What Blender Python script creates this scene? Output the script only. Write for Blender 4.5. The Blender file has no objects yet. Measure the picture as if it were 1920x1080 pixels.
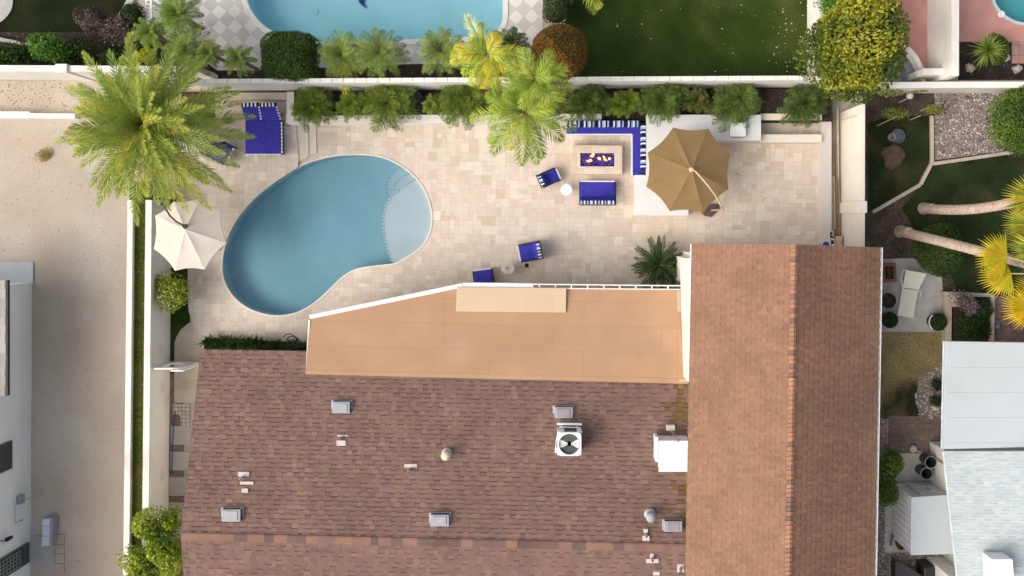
import bpy, math, random
from math import sin, cos, pi, radians, floor
from mathutils import Vector, Matrix
from mathutils.geometry import delaunay_2d_cdt
random.seed(7)
sc = bpy.context.scene
COL = sc.collection
# ------------------------------------------------------------------ camera, sky, sun, exposure
CAM_H, F, CX, CY = 36.0, 1620.0, 1040.0, 425.0      # aerial camera height (m), focal length and plumb point in photo pixels
cam = bpy.data.cameras.new('camera'); camo = bpy.data.objects.new('camera', cam); COL.objects.link(camo)
camo.location = (0, 0, CAM_H); camo.rotation_euler = (0, 0, 0)
cam.sensor_width = 36; cam.lens = F / 1920 * 36
cam.shift_x = -(CX - 960) / 1920; cam.shift_y = -(540 - CY) / 1920
cam.clip_end = 2000
sc.camera = camo
SUN_EL, SUN_AZ = 40, 248
w = bpy.data.worlds.new('World'); sc.world = w; w.use_nodes = True
nt = w.node_tree; bg = nt.nodes['Background']
sky = nt.nodes.new('ShaderNodeTexSky'); sky.sky_type = 'NISHITA'; sky.sun_disc = False
sky.sun_elevation = radians(SUN_EL); sky.sun_rotation = radians(SUN_AZ); sky.dust_density = 4.0; sky.air_density = 1.0; sky.ozone_density = 1.0
hs = nt.nodes.new('ShaderNodeHueSaturation'); hs.inputs['Saturation'].default_value = 0.48   # thin high cloud whitens the sky
nt.links.new(sky.outputs[0], hs.inputs['Color']); nt.links.new(hs.outputs[0], bg.inputs[0]); bg.inputs[1].default_value = 0.15
sl = bpy.data.lights.new('sun', 'SUN'); sl.energy = 1.75; sl.angle = radians(52); sl.color = (1.0, 0.90, 0.76)
so = bpy.data.objects.new('sun', sl); COL.objects.link(so); so.location = (-20, -15, 30)
az, el = radians(SUN_AZ), radians(SUN_EL)
SUNV = Vector((sin(az) * cos(el), cos(az) * cos(el), sin(el)))
so.rotation_euler = (-SUNV).to_track_quat('-Z', 'Y').to_euler()
sc.view_settings.view_transform = 'Standard'; sc.view_settings.look = 'None'; sc.view_settings.gamma = 1
sc.view_settings.exposure = 0.42
sc.cycles.max_bounces = 6; sc.cycles.transparent_max_bounces = 8

# ------------------------------------------------------------------ helpers
def P(x, y, z=0.0):
    k = (CAM_H - z) / F
    return ((x - CX) * k, (CY - y) * k, z)
def P2(x, y, z=0.0): return P(x, y, z)[:2]
OFF = {}
class MB:
    def __init__(s): s.v = []; s.f = []; s.c = []; s.uv1 = None; s.uv2 = None
    def add(s, vs, fs, col=(1, 1, 1)):
        o = len(s.v); s.v.extend(vs)
        for f in fs: s.f.append(tuple(i + o for i in f)); s.c.append(col)
    def box(s, x0, y0, z0, x1, y1, z1, col=(1, 1, 1)):
        s.prism([(x0, y0), (x1, y0), (x1, y1), (x0, y1)], z0, z1, col)
    def prism(s, pts, z0, z1, col=(1, 1, 1), side=None):
        n = len(pts)
        a = sum(pts[i][0] * pts[(i + 1) % n][1] - pts[(i + 1) % n][0] * pts[i][1] for i in range(n))
        if a < 0: pts = pts[::-1]
        vs = [(p[0], p[1], z0) for p in pts] + [(p[0], p[1], z1) for p in pts]
        o = len(s.v); s.v.extend(vs)
        for f in [tuple(range(n, 2 * n)), tuple(range(n - 1, -1, -1))]: s.f.append(tuple(i + o for i in f)); s.c.append(col)
        for i in range(n):
            j = (i + 1) % n; s.f.append((o + i, o + j, o + n + j, o + n + i)); s.c.append(side or col)
    def pbox(s, x0, y0, x1, y1, z0, z1, col=(1, 1, 1)):       # rectangle measured on the photo at height z1
        a = P(x0, y1, z1); b = P(x1, y0, z1); s.box(a[0], a[1], z0, b[0], b[1], z1, col)
    def pprism(s, pts, z0, z1, col=(1, 1, 1), side=None): s.prism([P2(x, y, z1) for x, y in pts], z0, z1, col, side)
    def loft(s, rings, col=(1, 1, 1), close=True, caps=True):
        o = len(s.v); n = len(rings[0])
        for r in rings: s.v.extend(r)
        for i in range(len(rings) - 1):
            for j in range(n if close else n - 1):
                k = (j + 1) % n
                s.f.append((o + i * n + j, o + i * n + k, o + (i + 1) * n + k, o + (i + 1) * n + j)); s.c.append(col)
        if caps and close:
            s.f.append(tuple(o + j for j in range(n - 1, -1, -1))); s.c.append(col)
            e = o + (len(rings) - 1) * n; s.f.append(tuple(e + j for j in range(n))); s.c.append(col)
    def cyl(s, x, y, z0, z1, r0, r1=None, n=20, col=(1, 1, 1)):
        r1 = r0 if r1 is None else r1
        s.loft([[(x + r0 * cos(2 * pi * i / n), y + r0 * sin(2 * pi * i / n), z0) for i in range(n)], [(x + r1 * cos(2 * pi * i / n), y + r1 * sin(2 * pi * i / n), z1) for i in range(n)]], col)
    def lathe(s, x, y, prof, n=24, col=(1, 1, 1)):
        s.loft([[(x + r * cos(2 * pi * i / n), y + r * sin(2 * pi * i / n), z) for i in range(n)] for r, z in prof], col)
    def tube(s, pts, r, n=6, col=(1, 1, 1)):
        pts = [Vector(p) for p in pts]; rings = []
        rr = r if isinstance(r, (list, tuple)) else [r] * len(pts)
        for i, p in enumerate(pts):
            t = (pts[min(i + 1, len(pts) - 1)] - pts[max(i - 1, 0)]).normalized()
            a = t.cross(Vector((0, 0, 1)))
            if a.length < .01: a = t.cross(Vector((0, 1, 0)))
            a.normalize(); b = t.cross(a)
            rings.append([tuple(p + (a * cos(2 * pi * k / n) + b * sin(2 * pi * k / n)) * rr[i]) for k in range(n)])
        s.loft(rings, col)
    def build(s, name, mat, parent=None, bevel=0, smooth=False):
        me = bpy.data.meshes.new(name)
        o = bpy.data.objects.new(name, me); COL.objects.link(o)
        if parent is not None: off = OFF.get(parent.name, (0, 0, 0)); o.parent = parent
        else:
            n = len(s.v); off = (sum(v[0] for v in s.v) / n, sum(v[1] for v in s.v) / n, min(v[2] for v in s.v)); o.location = off
        OFF[o.name] = off
        me.from_pydata([(v[0] - off[0], v[1] - off[1], v[2] - off[2]) for v in s.v], [], s.f)
        at = me.attributes.new('Col', 'FLOAT_COLOR', 'FACE')
        at.data.foreach_set('color', [x for c in s.c for x in (c[0], c[1], c[2], 1.0)])
        for nm, uv in (('e1', s.uv1), ('e2', s.uv2)):
            if uv:
                l = me.uv_layers.new(name=nm); l.data.foreach_set('uv', [x for p in uv for x in p])
        me.materials.append(mat)
        if smooth: me.shade_smooth()
        if bevel:
            b = o.modifiers.new('edge', 'BEVEL'); b.width = bevel; b.segments = 2; b.limit_method = 'ANGLE'; b.angle_limit = radians(50)
        return o
def tag(o, label, cat, group=None):
    o['label'] = label; o['category'] = cat
    if group: o['group'] = group
    return o
def kind(o, k='structure'): o['kind'] = k; return o
def thing(name, label, cat, loc=(0, 0, 0), group=None, local=False):
    o = bpy.data.objects.new(name, None); COL.objects.link(o); o.location = loc
    OFF[o.name] = (0, 0, 0) if local else loc
    return tag(o, label, cat, group)
def copy_tree(o, parent=None):
    c = o.copy(); COL.objects.link(c)
    if parent is not None: c.parent = parent
    for ch in list(o.children): copy_tree(ch, c)
    return c
def lerp(a, b, t): return tuple(a[i] + (b[i] - a[i]) * t for i in range(len(a)))
def jit(c, a):
    k = 1 + random.uniform(-a, a); return tuple(max(0, x * k * (1 + random.uniform(-a, a) * .35)) for x in c)
def smooth_loop(pts, sub=5):
    n = len(pts); out = []
    for i in range(n):
        p0, p1, p2, p3 = pts[i - 1], pts[i], pts[(i + 1) % n], pts[(i + 2) % n]
        for k in range(sub):
            t = k / sub
            out.append(tuple(.5 * (2 * p1[d] + (p2[d] - p0[d]) * t + (2 * p0[d] - 5 * p1[d] + 4 * p2[d] - p3[d]) * t * t + (3 * p1[d] - p0[d] - 3 * p2[d] + p3[d]) * t ** 3) for d in (0, 1)))
    return out
def offset_loop(pts, d):
    n = len(pts); a = sum(pts[i][0] * pts[(i + 1) % n][1] - pts[(i + 1) % n][0] * pts[i][1] for i in range(n)); s = 1 if a > 0 else -1
    out = []
    for i in range(n):
        t = Vector((pts[(i + 1) % n][0] - pts[i - 1][0], pts[(i + 1) % n][1] - pts[i - 1][1])).normalized()
        out.append((pts[i][0] + t.y * d * s, pts[i][1] - t.x * d * s))
    return out
def inside(p, poly):
    x, y = p; c = False; n = len(poly); j = n - 1
    for i in range(n):
        xi, yi = poly[i]; xj, yj = poly[j]
        if (yi > y) != (yj > y) and x < (xj - xi) * (y - yi) / (yj - yi) + xi: c = not c
        j = i
    return c
def cdt(loops, extra=()):
    vs = []; es = []
    for l in loops:
        o = len(vs); n = len(l); vs += [Vector(p) for p in l]; es += [(o + i, o + (i + 1) % n) for i in range(n)]
    for l in extra:
        o = len(vs); n = len(l); vs += [Vector(p) for p in l]; es += [(o + i, o + i + 1) for i in range(n - 1)]
    r = delaunay_2d_cdt(vs, es, [], 0, 1e-5)
    return r[0], r[2]
def sheet(name, outline, z, mat, holes=(), parent=None, k='structure', extra=()):
    zf = z if callable(z) else (lambda x, y: z)
    v, f = cdt([outline] + list(holes), extra); mb = MB()
    mb.v = [(p.x, p.y, zf(p.x, p.y)) for p in v]
    for t in f:
        c = (sum(v[i].x for i in t) / 3, sum(v[i].y for i in t) / 3)
        if inside(c, outline) and not any(inside(c, h) for h in holes): mb.f.append(tuple(t)); mb.c.append((1, 1, 1))
    o = mb.build(name, mat, parent)
    if parent is None and k: kind(o, k)
    return o
def psheet(name, pts, z, mat, holes=(), **kw): return sheet(name, [P2(x, y, z) for x, y in pts], z, mat, holes, **kw)
def pack(nx, ny, opts):
    g = [[-1] * ny for _ in range(nx)]; rects = []
    for j in range(ny):
        for i in range(nx):
            if g[i][j] >= 0: continue
            oo = opts[:]; random.shuffle(oo)
            for (a, b) in oo + [(1, 1)]:
                if i + a <= nx and j + b <= ny and all(g[i + p][j + q] < 0 for p in range(a) for q in range(b)): break
            for p in range(a):
                for q in range(b): g[i + p][j + q] = len(rects)
            rects.append((i, j, i + a, j + b))
    return g, rects
def tiles(name, outline, holes, unit, ang, opts, colf, mat, zf, parent=None, grid=None):
    ca, sa = cos(ang), sin(ang)
    R = lambda p: (p[0] * ca + p[1] * sa, -p[0] * sa + p[1] * ca)
    U = lambda x, y: (x * ca - y * sa, x * sa + y * ca)
    ol = [R(p) for p in outline]; hl = [[R(p) for p in h] for h in holes]
    x0 = floor(min(p[0] for p in ol) / unit[0]) * unit[0]; y0 = floor(min(p[1] for p in ol) / unit[1]) * unit[1]
    nx = int((max(p[0] for p in ol) - x0) / unit[0]) + 2; ny = int((max(p[1] for p in ol) - y0) / unit[1]) + 2
    g, rects = pack(nx, ny, opts)
    idx = {}; vs = []; es = set()
    def vid(i, j):
        if (i, j) not in idx: idx[(i, j)] = len(vs); vs.append(Vector((x0 + i * unit[0], y0 + j * unit[1])))
        return idx[(i, j)]
    for (a, b, c, d) in rects:
        q = [vid(a, b), vid(c, b), vid(c, d), vid(a, d)]
        for k in range(4): es.add((min(q[k], q[(k + 1) % 4]), max(q[k], q[(k + 1) % 4])))
    es = list(es)
    for l in [ol] + hl:
        o = len(vs); vs += [Vector(p) for p in l]; es += [(o + i, o + (i + 1) % len(l)) for i in range(len(l))]
    r = delaunay_2d_cdt(vs, es, [], 0, 1e-5); v, f = r[0], r[2]
    cols = [colf(rc) for rc in rects]
    mb = MB(); mb.uv1 = []; mb.uv2 = []
    for p in v: x, y = U(p.x, p.y); mb.v.append((x, y, zf(x, y)))
    for t in f:
        c = (sum(v[i].x for i in t) / 3, sum(v[i].y for i in t) / 3)
        if not inside(c, ol) or any(inside(c, h) for h in hl): continue
        i, j = int((c[0] - x0) / unit[0]), int((c[1] - y0) / unit[1])
        if not (0 <= i < nx and 0 <= j < ny): continue
        rc = rects[g[i][j]]
        mb.f.append(tuple(t)); mb.c.append(cols[g[i][j]])
        for q in t:
            mb.uv1.append((v[q].x - x0 - rc[0] * unit[0], v[q].y - y0 - rc[1] * unit[1]))
            mb.uv2.append((x0 + rc[2] * unit[0] - v[q].x, y0 + rc[3] * unit[1] - v[q].y))
    o = mb.build(name, mat, parent)
    if parent is None: kind(o)
    return o

# ------------------------------------------------------------------ materials
def M(name, col, rough=.75, var=.12, scale=2.5, bump=.15, bscale=60., attr=False, spec=.25, col2=None, c2scale=.6, c2lo=.45, c2hi=.62, fine=.08, fscale=90., metal=0, trans=0, grout=None, speck=None, emit=0, coat=0):
    m = bpy.data.materials.new(name); m.use_nodes = True; nt = m.node_tree; N = nt.nodes; L = nt.links
    b = N['Principled BSDF']; b.inputs['Roughness'].default_value = rough; b.inputs['Specular IOR Level'].default_value = spec; b.inputs['Metallic'].default_value = metal
    tc = N.new('ShaderNodeTexCoord').outputs['Object']
    def mix(a, bb, f, mode='MIX'):
        x = N.new('ShaderNodeMix'); x.data_type = 'RGBA'; x.blend_type = mode
        for k, val in ((6, a), (7, bb), (0, f)):
            if hasattr(val, 'links') or hasattr(val, 'is_output'): L.new(val, x.inputs[k])
            else: x.inputs[k].default_value = val if k == 0 else (*val, 1)
        return x.outputs[2]
    def noise(s, d=4):
        n = N.new('ShaderNodeTexNoise'); n.inputs['Scale'].default_value = s; n.inputs['Detail'].default_value = d; L.new(tc, n.inputs['Vector']); return n.outputs['Fac']
    def ramp(f, lo, hi, a=0., c=1.):
        r = N.new('ShaderNodeMapRange'); L.new(f, r.inputs[0]); r.inputs[1].default_value = lo; r.inputs[2].default_value = hi; r.inputs[3].default_value = a; r.inputs[4].default_value = c; return r.outputs[0]
    c = col
    if attr:
        a = N.new('ShaderNodeAttribute'); a.attribute_name = 'Col'; c = mix(a.outputs['Color'], col, 1.0, 'MULTIPLY')
    if col2: c = mix(c, col2, ramp(noise(c2scale, 5), c2lo, c2hi))
    if var:
        g = N.new('ShaderNodeCombineColor'); r = ramp(noise(scale), .3, .7, 1 - var, 1 + var)
        for k in range(3): L.new(r, g.inputs[k])
        c = mix(c, g.outputs[0], 1.0, 'MULTIPLY')
    if fine:
        g = N.new('ShaderNodeCombineColor'); r = ramp(noise(fscale, 2), .3, .7, 1 - fine, 1 + fine)
        for k in range(3): L.new(r, g.inputs[k])
        c = mix(c, g.outputs[0], 1.0, 'MULTIPLY')
    if speck:
        for (ss, thr, sc_, amt) in speck:       # loose stones: cells whose random value passes thr take colour sc_
            v = N.new('ShaderNodeTexVoronoi'); v.inputs['Scale'].default_value = ss; L.new(tc, v.inputs['Vector'])
            sp = N.new('ShaderNodeSeparateColor'); L.new(v.outputs['Color'], sp.inputs[0])
            a_ = ramp(sp.outputs[0], thr, thr + .01); d_ = ramp(v.outputs['Distance'], .30, .42, 1, 0)
            mm = N.new('ShaderNodeMath'); mm.operation = 'MULTIPLY'; L.new(a_, mm.inputs[0]); L.new(d_, mm.inputs[1])
            m2 = N.new('ShaderNodeMath'); m2.operation = 'MULTIPLY'; L.new(mm.outputs[0], m2.inputs[0]); m2.inputs[1].default_value = amt
            c = mix(c, sc_, m2.outputs[0])
    if grout:
        mn = None
        for nm in ('e1', 'e2'):
            u = N.new('ShaderNodeUVMap'); u.uv_map = nm; sp = N.new('ShaderNodeSeparateXYZ'); L.new(u.outputs[0], sp.inputs[0])
            for k in (0, 1):
                if mn is None: mn = sp.outputs[k]
                else:
                    q = N.new('ShaderNodeMath'); q.operation = 'MINIMUM'; L.new(mn, q.inputs[0]); L.new(sp.outputs[k], q.inputs[1]); mn = q.outputs[0]
        c = mix(grout[1], c, ramp(mn, grout[0] * .5, grout[0]))
    if isinstance(c, tuple): b.inputs['Base Color'].default_value = (*c, 1)
    else: L.new(c, b.inputs['Base Color'])
    if bump:
        bn = N.new('ShaderNodeBump'); bn.inputs['Strength'].default_value = bump; bn.inputs['Distance'].default_value = .02
        L.new(noise(bscale, 3), bn.inputs['Height']); L.new(bn.outputs[0], b.inputs['Normal'])
    if coat: b.inputs['Coat Weight'].default_value = coat
    if emit:
        b.inputs['Emission Strength'].default_value = emit
        if isinstance(c, tuple): b.inputs['Emission Color'].default_value = (*c, 1)
        else: L.new(c, b.inputs['Emission Color'])
    if trans:
        t = N.new('ShaderNodeBsdfTranslucent'); ms = N.new('ShaderNodeMixShader'); ms.inputs[0].default_value = trans
        if isinstance(c, tuple): t.inputs[0].default_value = (*c, 1)
        else: L.new(c, t.inputs[0])
        L.new(b.outputs[0], ms.inputs[1]); L.new(t.outputs[0], ms.inputs[2]); L.new(ms.outputs[0], N['Material Output'].inputs[0])
    return m
def water_mat(name, col, dens, tint=(.93, .97, 1)):
    m = bpy.data.materials.new(name); m.use_nodes = True; nt = m.node_tree; N = nt.nodes; L = nt.links; N.remove(N['Principled BSDF'])
    t = N.new('ShaderNodeBsdfTransparent'); t.inputs[0].default_value = (*tint, 1)
    g = N.new('ShaderNodeBsdfGlossy'); g.inputs['Roughness'].default_value = .04
    fr = N.new('ShaderNodeFresnel'); fr.inputs[0].default_value = 1.33
    tc = N.new('ShaderNodeTexCoord'); n = N.new('ShaderNodeTexNoise'); n.inputs['Scale'].default_value = 3; n.inputs['Detail'].default_value = 4; L.new(tc.outputs['Object'], n.inputs['Vector'])
    bp = N.new('ShaderNodeBump'); bp.inputs['Strength'].default_value = .12; bp.inputs['Distance'].default_value = .1; L.new(n.outputs['Fac'], bp.inputs['Height'])
    L.new(bp.outputs[0], g.inputs['Normal']); L.new(bp.outputs[0], fr.inputs['Normal'])
    ms = N.new('ShaderNodeMixShader'); L.new(fr.outputs[0], ms.inputs[0]); L.new(t.outputs[0], ms.inputs[1]); L.new(g.outputs[0], ms.inputs[2])
    L.new(ms.outputs[0], N['Material Output'].inputs['Surface'])
    va = N.new('ShaderNodeVolumeAbsorption'); va.inputs['Color'].default_value = (*col, 1); va.inputs['Density'].default_value = dens
    L.new(va.outputs[0], N['Material Output'].inputs['Volume'])
    return m
mGravel = M('tan_gravel', (.485, .40, .32), .95, .06, .5, .5, 45, fine=.16, fscale=28, col2=(.545, .475, .395), c2scale=.3, speck=[(26, .82, (.36, .29, .225), .55), (23, .86, (.64, .56, .475), .55)])
mStone = M('travertine', (1, 1, 1), .6, .06, 3, .15, 30, attr=True, fine=.07, fscale=25, grout=(.007, (.50, .42, .34)))
mCop = M('coping_stone', (1, 1, 1), .55, .05, 3, .1, 30, attr=True, fine=.06)
mDeck = M('deck_tile', (1, 1, 1), .6, .05, 1.5, .05, 30, attr=True, fine=.05, grout=(.01, (.5, .48, .45)))
mPlaster = M('pool_plaster', (.80, .81, .79), .7, .05, .8, 0, fine=.04)
mPlasterW = M('pool_plaster_white', (.78, .85, .86), .7, .04, .8, 0, fine=.03)
mWater = water_mat('pool_water', (.22, .68, .80), .66)
mWater2 = water_mat('pale_pool_water', (.34, .87, .93), .36)
mWater3 = water_mat('teal_pool_water', (.18, .74, .74), .80)
mStucco = M('white_stucco', (.79, .755, .70), .85, .06, .8, .25, 70, fine=.04, col2=(.64, .575, .50), c2scale=.9, c2lo=.55, c2hi=.8)
mCream = M('cream_stucco', (.72, .66, .57), .85, .05, .8, .25, 70, fine=.03, col2=(.66, .59, .50), c2scale=.6, c2lo=.5, c2hi=.8)
mMint = M('pale_green_stucco', (.86, .88, .86), .85, .04, .6, .2, 70, fine=.02)
mLawn = M('dark_lawn', (.030, .052, .009), .9, .25, .7, .9, 22, fine=.35, fscale=16, col2=(.072, .078, .022), c2scale=.33, c2lo=.5, c2hi=.75, spec=.1)
mLawnD = M('blackish_lawn', (.009, .017, .005), .9, .3, .9, .9, 22, fine=.4, fscale=16, col2=(.016, .020, .007), c2scale=.5, spec=.1)  # the grass colour itself is a near-black green
mLawnE = M('garden_lawn', (.022, .034, .011), .9, .3, .9, .9, 22, fine=.4, fscale=16, col2=(.060, .050, .026), c2scale=.7, c2lo=.5, c2hi=.72, spec=.1)
mSoilE = M('brown_soil', (.085, .064, .048), .95, .3, 2, .8, 20, fine=.35, fscale=12, col2=(.05, .045, .026), c2scale=.8, speck=[(12, .88, (.25, .2, .16), .6)])
mLawnO = M('olive_lawn', (.27, .215, .10), .9, .25, 1.2, .9, 20, fine=.35, fscale=14, col2=(.035, .034, .014), c2scale=.3, c2lo=.5, c2hi=.62, spec=.1)
mSoil = M('dark_soil', (.040, .029, .022), .95, .3, 2, .8, 20, fine=.4, fscale=12, speck=[(12, .9, (.25, .2, .16), .6)])
mRock = M('pink_rock_gravel', (.25, .20, .18), .9, .2, 2, .9, 18, fine=.3, fscale=14, speck=[(9, .62, (.42, .35, .32), .85), (8, .86, (.62, .58, .56), .9), (10, .75, (.09, .07, .065), .8)])
mConc = M('concrete', (.49, .46, .43), .85, .12, .9, .2, 50, fine=.05, col2=(.40, .38, .36), c2scale=1.2)
mPinkDeck = M('pink_deck', (.57, .28, .24), .8, .08, .7, .2, 60, fine=.08, col2=(.62, .34, .29), c2scale=.8)
mSlate = M('slate_water', (.17, .19, .24), .3, .12, 1, .05, 20, fine=.05, col2=(.24, .25, .28), c2scale=1.2)
mBrick = M('brick_paving', (1, 1, 1), .9, .15, 1.5, .3, 40, attr=True, fine=.12, grout=(.012, (.12, .10, .09)))
mShing = M('asphalt_shingle', (1, 1, 1), .92, .12, .7, .45, 80, attr=True, fine=.14, fscale=34, spec=.15, col2=(.13, .085, .07), c2scale=.35, c2lo=.58, c2hi=.95)
mShingW = M('white_shingle', (1, 1, 1), .85, .05, .7, .3, 80, attr=True, fine=.05, fscale=40)
mRoll = M('tan_roll_roof', (1, 1, 1), .97, .06, .9, .2, 60, attr=True, fine=.05, grout=(.012, (.36, .215, .125)), col2=(.46, .288, .195), c2scale=.45, c2lo=.54, c2hi=.95)
mRollPale = M('cream_roll_roof', (1, 1, 1), .85, .04, .9, .2, 60, attr=True, fine=.04, grout=(.012, (.55, .42, .3)))
mWhite = M('white_paint', (.80, .79, .77), .5, .04, 1.5, .05, 30, fine=.02)
mWhiteM = M('white_metal', (.78, .80, .82), .35, .04, 2, .02, 30, fine=.02, spec=.5)
mWhiteRoof = M('white_coated_roof', (.52, .56, .58), .7, .03, .4, .05, 40, fine=.02, col2=(.49, .52, .53), c2scale=.4)
mGrey = M('grey_metal', (.36, .36, .38), .5, .1, 3, .05, 30, fine=.05, metal=.2, spec=.4)
mGreyL = M('pale_grey_metal', (.34, .34, .37), .45, .08, 3, .05, 30, fine=.05, spec=.4)
mDark = M('black_metal', (.02, .02, .022), .45, .1, 5, .05, 60, fine=.1, spec=.4)
mFlash = M('pink_flashing', (.62, .50, .47), .7, .1, 3, .1, 40, fine=.08)
mBlue = M('blue_canvas', (.045, .038, .34), .85, .16, 5, .55, 9, fine=.06, fscale=30)
mBlueS = M('striped_canvas', (1, 1, 1), .85, .06, 6, .3, 160, attr=True, fine=.05)
mTan = M('tan_canvas', (1, 1, 1), .85, .06, 2, .3, 160, attr=True, fine=.04, trans=.12)
mIvory = M('ivory_canvas', (1, 1, 1), .85, .03, 2, .25, 160, attr=True, fine=.03, trans=.2)
mWood = M('pale_wood', (.50, .36, .24), .6, .15, 6, .15, 60, fine=.1)
mBrown = M('brown_plastic', (.13, .085, .08), .6, .1, 4, .1, 40, fine=.08)
mTerra = M('terracotta', (.24, .085, .06), .8, .15, 4, .2, 50, fine=.1)
mGlassBits = M('blue_fire_glass', (1.5, 1.3, 1.5), .15, .1, 9, .2, 60, attr=True, spec=.8, fine=.3)
mFlame = M('flame', (1.0, .55, .16), .5, 0, 1, 0, emit=1.4, fine=0)
mGlass = M('dark_glass', (.035, .05, .045), .08, .1, 1, 0, spec=.7, fine=0)
mLeaf = M('foliage', (1.28, 1.42, .95), .55, .12, 2, 0, attr=True, fine=.1, fscale=12, spec=.3, trans=.30)
mLeafP = M('date_palm_foliage', (1.18, 1.30, .98), .5, .12, 2, 0, attr=True, fine=.1, fscale=12, spec=.3, trans=.3)
mLeafN = M('coloured_foliage', (1.15, 1.15, 1.1), .55, .12, 2, 0, attr=True, fine=.1, fscale=12, spec=.3, trans=.25)
mBark = M('bark', (.24, .18, .13), .9, .2, 5, .8, 25, fine=.25, fscale=14)
mPalmBark = M('palm_bark', (.47, .36, .29), .9, .15, 3, .6, 20, fine=.18, fscale=9, speck=[(7, .8, (.28, .2, .15), .7)])
mBamboo = M('weathered_pole', (.33, .25, .18), .7, .3, 4, .2, 30, fine=.2)
mHose = M('purple_hose', (.10, .05, .28), .5, .05, 3, 0, fine=.03)
mRockBig = M('boulder', (.50, .44, .38), .9, .2, 6, .6, 25, fine=.15)
mTileTop = M('mosaic_tile', (1, 1, 1), .4, .1, 6, .05, 30, attr=True)

# ------------------------------------------------------------------ outlines of the pools (photo pixels at deck level)
POOL = smooth_loop([P2(x, y, .05) for x, y in [(660, 291), (692, 292), (722, 298), (747, 310), (770, 327), (790, 350), (803, 378), (808, 405), (805, 432), (794, 455), (775, 473), (752, 487), (735, 494), (700, 498), (667, 504), (641, 519), (615, 544), (586, 569), (556, 585), (525, 591), (495, 588), (465, 577), (440, 558), (424, 534), (417, 507), (419, 475), (428, 446), (444, 415), (466, 386), (494, 359), (530, 333), (568, 310), (600, 299), (630, 293)]], 4)
POOL2 = [P2(*p) for p in [(458, -160), (459, -40), (461, -14), (464, 2), (470, 17), (478, 30), (488, 42), (500, 52), (514, 60), (532, 67), (552, 72.5), (575, 76), (600, 77.5), (650, 77.5), (700, 76.5), (760, 74.5), (820, 72), (880, 69), (905, 66.5), (920, 62.5), (931, 56.5), (938.5, 48), (942, 38), (943, 26), (943, 0), (943, -160)]]
POOL3 = [P2(1925 + 65 * cos(a), -22 + 65 * sin(a)) for a in [2 * pi * i / 40 for i in range(40)]]

# ------------------------------------------------------------------ ground and flat surfaces
big = [(-300, -300), (300, -300), (300, 300), (-300, 300)]
sheet('ground', big, 0.0, mGravel, [offset_loop(POOL, .1), offset_loop(POOL2, .05), offset_loop(POOL3, .05)])
TRAV = [(.65, .55, .46), (.70, .61, .52), (.62, .51, .415), (.67, .575, .49), (.73, .65, .56), (.565, .45, .34), (.66, .54, .46), (.69, .60, .50), (.635, .535, .45)]
def travc(rc):
    c = random.choice(TRAV); return jit(lerp(c, (.645, .545, .45), .38), .05)
OPT = [(3, 2), (2, 3), (2, 2), (2, 2), (1, 2), (2, 1), (1, 1), (2, 2), (1, 1)]
patio = [(352, 480), (300, 470), (300, 173), (560, 173), (560, 225), (1565, 225), (1565, 470), (1290, 480), (1290, 720), (560, 700), (380, 655), (372, 628), (362, 606), (354, 585), (352, 560)]
cop_out = offset_loop(POOL, .26)
tiles('patio_paving', [P2(x, y, .03) for x, y in patio], [offset_loop(POOL, .05)], (.19, .19), radians(-.9), OPT, travc, mStone, lambda x, y: .03)
PZ = .03
tiles('path', [P2(x, y, .02) for x, y in [(327, 755), (327, 650), (330, 633), (339, 618), (352, 607), (364, 602), (372, 612), (388, 640), (388, 755)]], [], (.2, .2), radians(-.9), [(2, 2), (3, 2), (2, 3), (2, 3)], lambda rc: jit(lerp(random.choice(TRAV), (.50, .42, .33), .75), .07), mStone, lambda x, y: .022)
psheet('soil', [(318, 500), (356, 500), (356, 607), (327, 640), (327, 700), (318, 700)], .015, mLawn)
# raised west terrace with three shallow steps
ter = [(300, 232), (300, 470), (415, 470), (428, 434), (447, 400), (470, 370), (500, 343), (535, 318), (562, 303), (562, 232)]
for i, (dx, z) in enumerate(((15 * 2, .07), (15, .11))):
    mb = MB(); mb.pprism([(540, 232), (562 + dx, 232), (564 + dx, 300 - dx * .42), (540, 312)], .02, z, (.67, .58, .49)); kind(mb.build('step', mCop, bevel=.012))
def pool_between(a, b):           # outline points running clockwise (in the picture) between two photo points
    pa, pb = P2(*a), P2(*b); n = len(POOL)
    ia = min(range(n), key=lambda i: (POOL[i][0] - pa[0]) ** 2 + (POOL[i][1] - pa[1]) ** 2); ib = min(range(n), key=lambda i: (POOL[i][0] - pb[0]) ** 2 + (POOL[i][1] - pb[1]) ** 2)
    out = []; i = ia
    while True:
        out.append(POOL[i])
        if i == ib: break
        i = (i + 1) % n
    return out
tpoly = [P2(300, 174), P2(552, 174), P2(556, 232), P2(562, 298)] + pool_between((430, 446), (562, 313))[::-1] + [P2(412, 470), P2(300, 470)]
mb = MB(); mb.prism(tpoly, .0, .146, (.66, .57, .48), (.42, .50, .62)); kind(mb.build('terrace', mCop))
tiles('terrace_paving', tpoly, [], (.19, .19), radians(-.9), OPT, travc, mStone, lambda x, y: .15)
psheet('soil', [(300, 480), (318, 480), (318, 505), (300, 505)], .014, mSoil)
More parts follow.
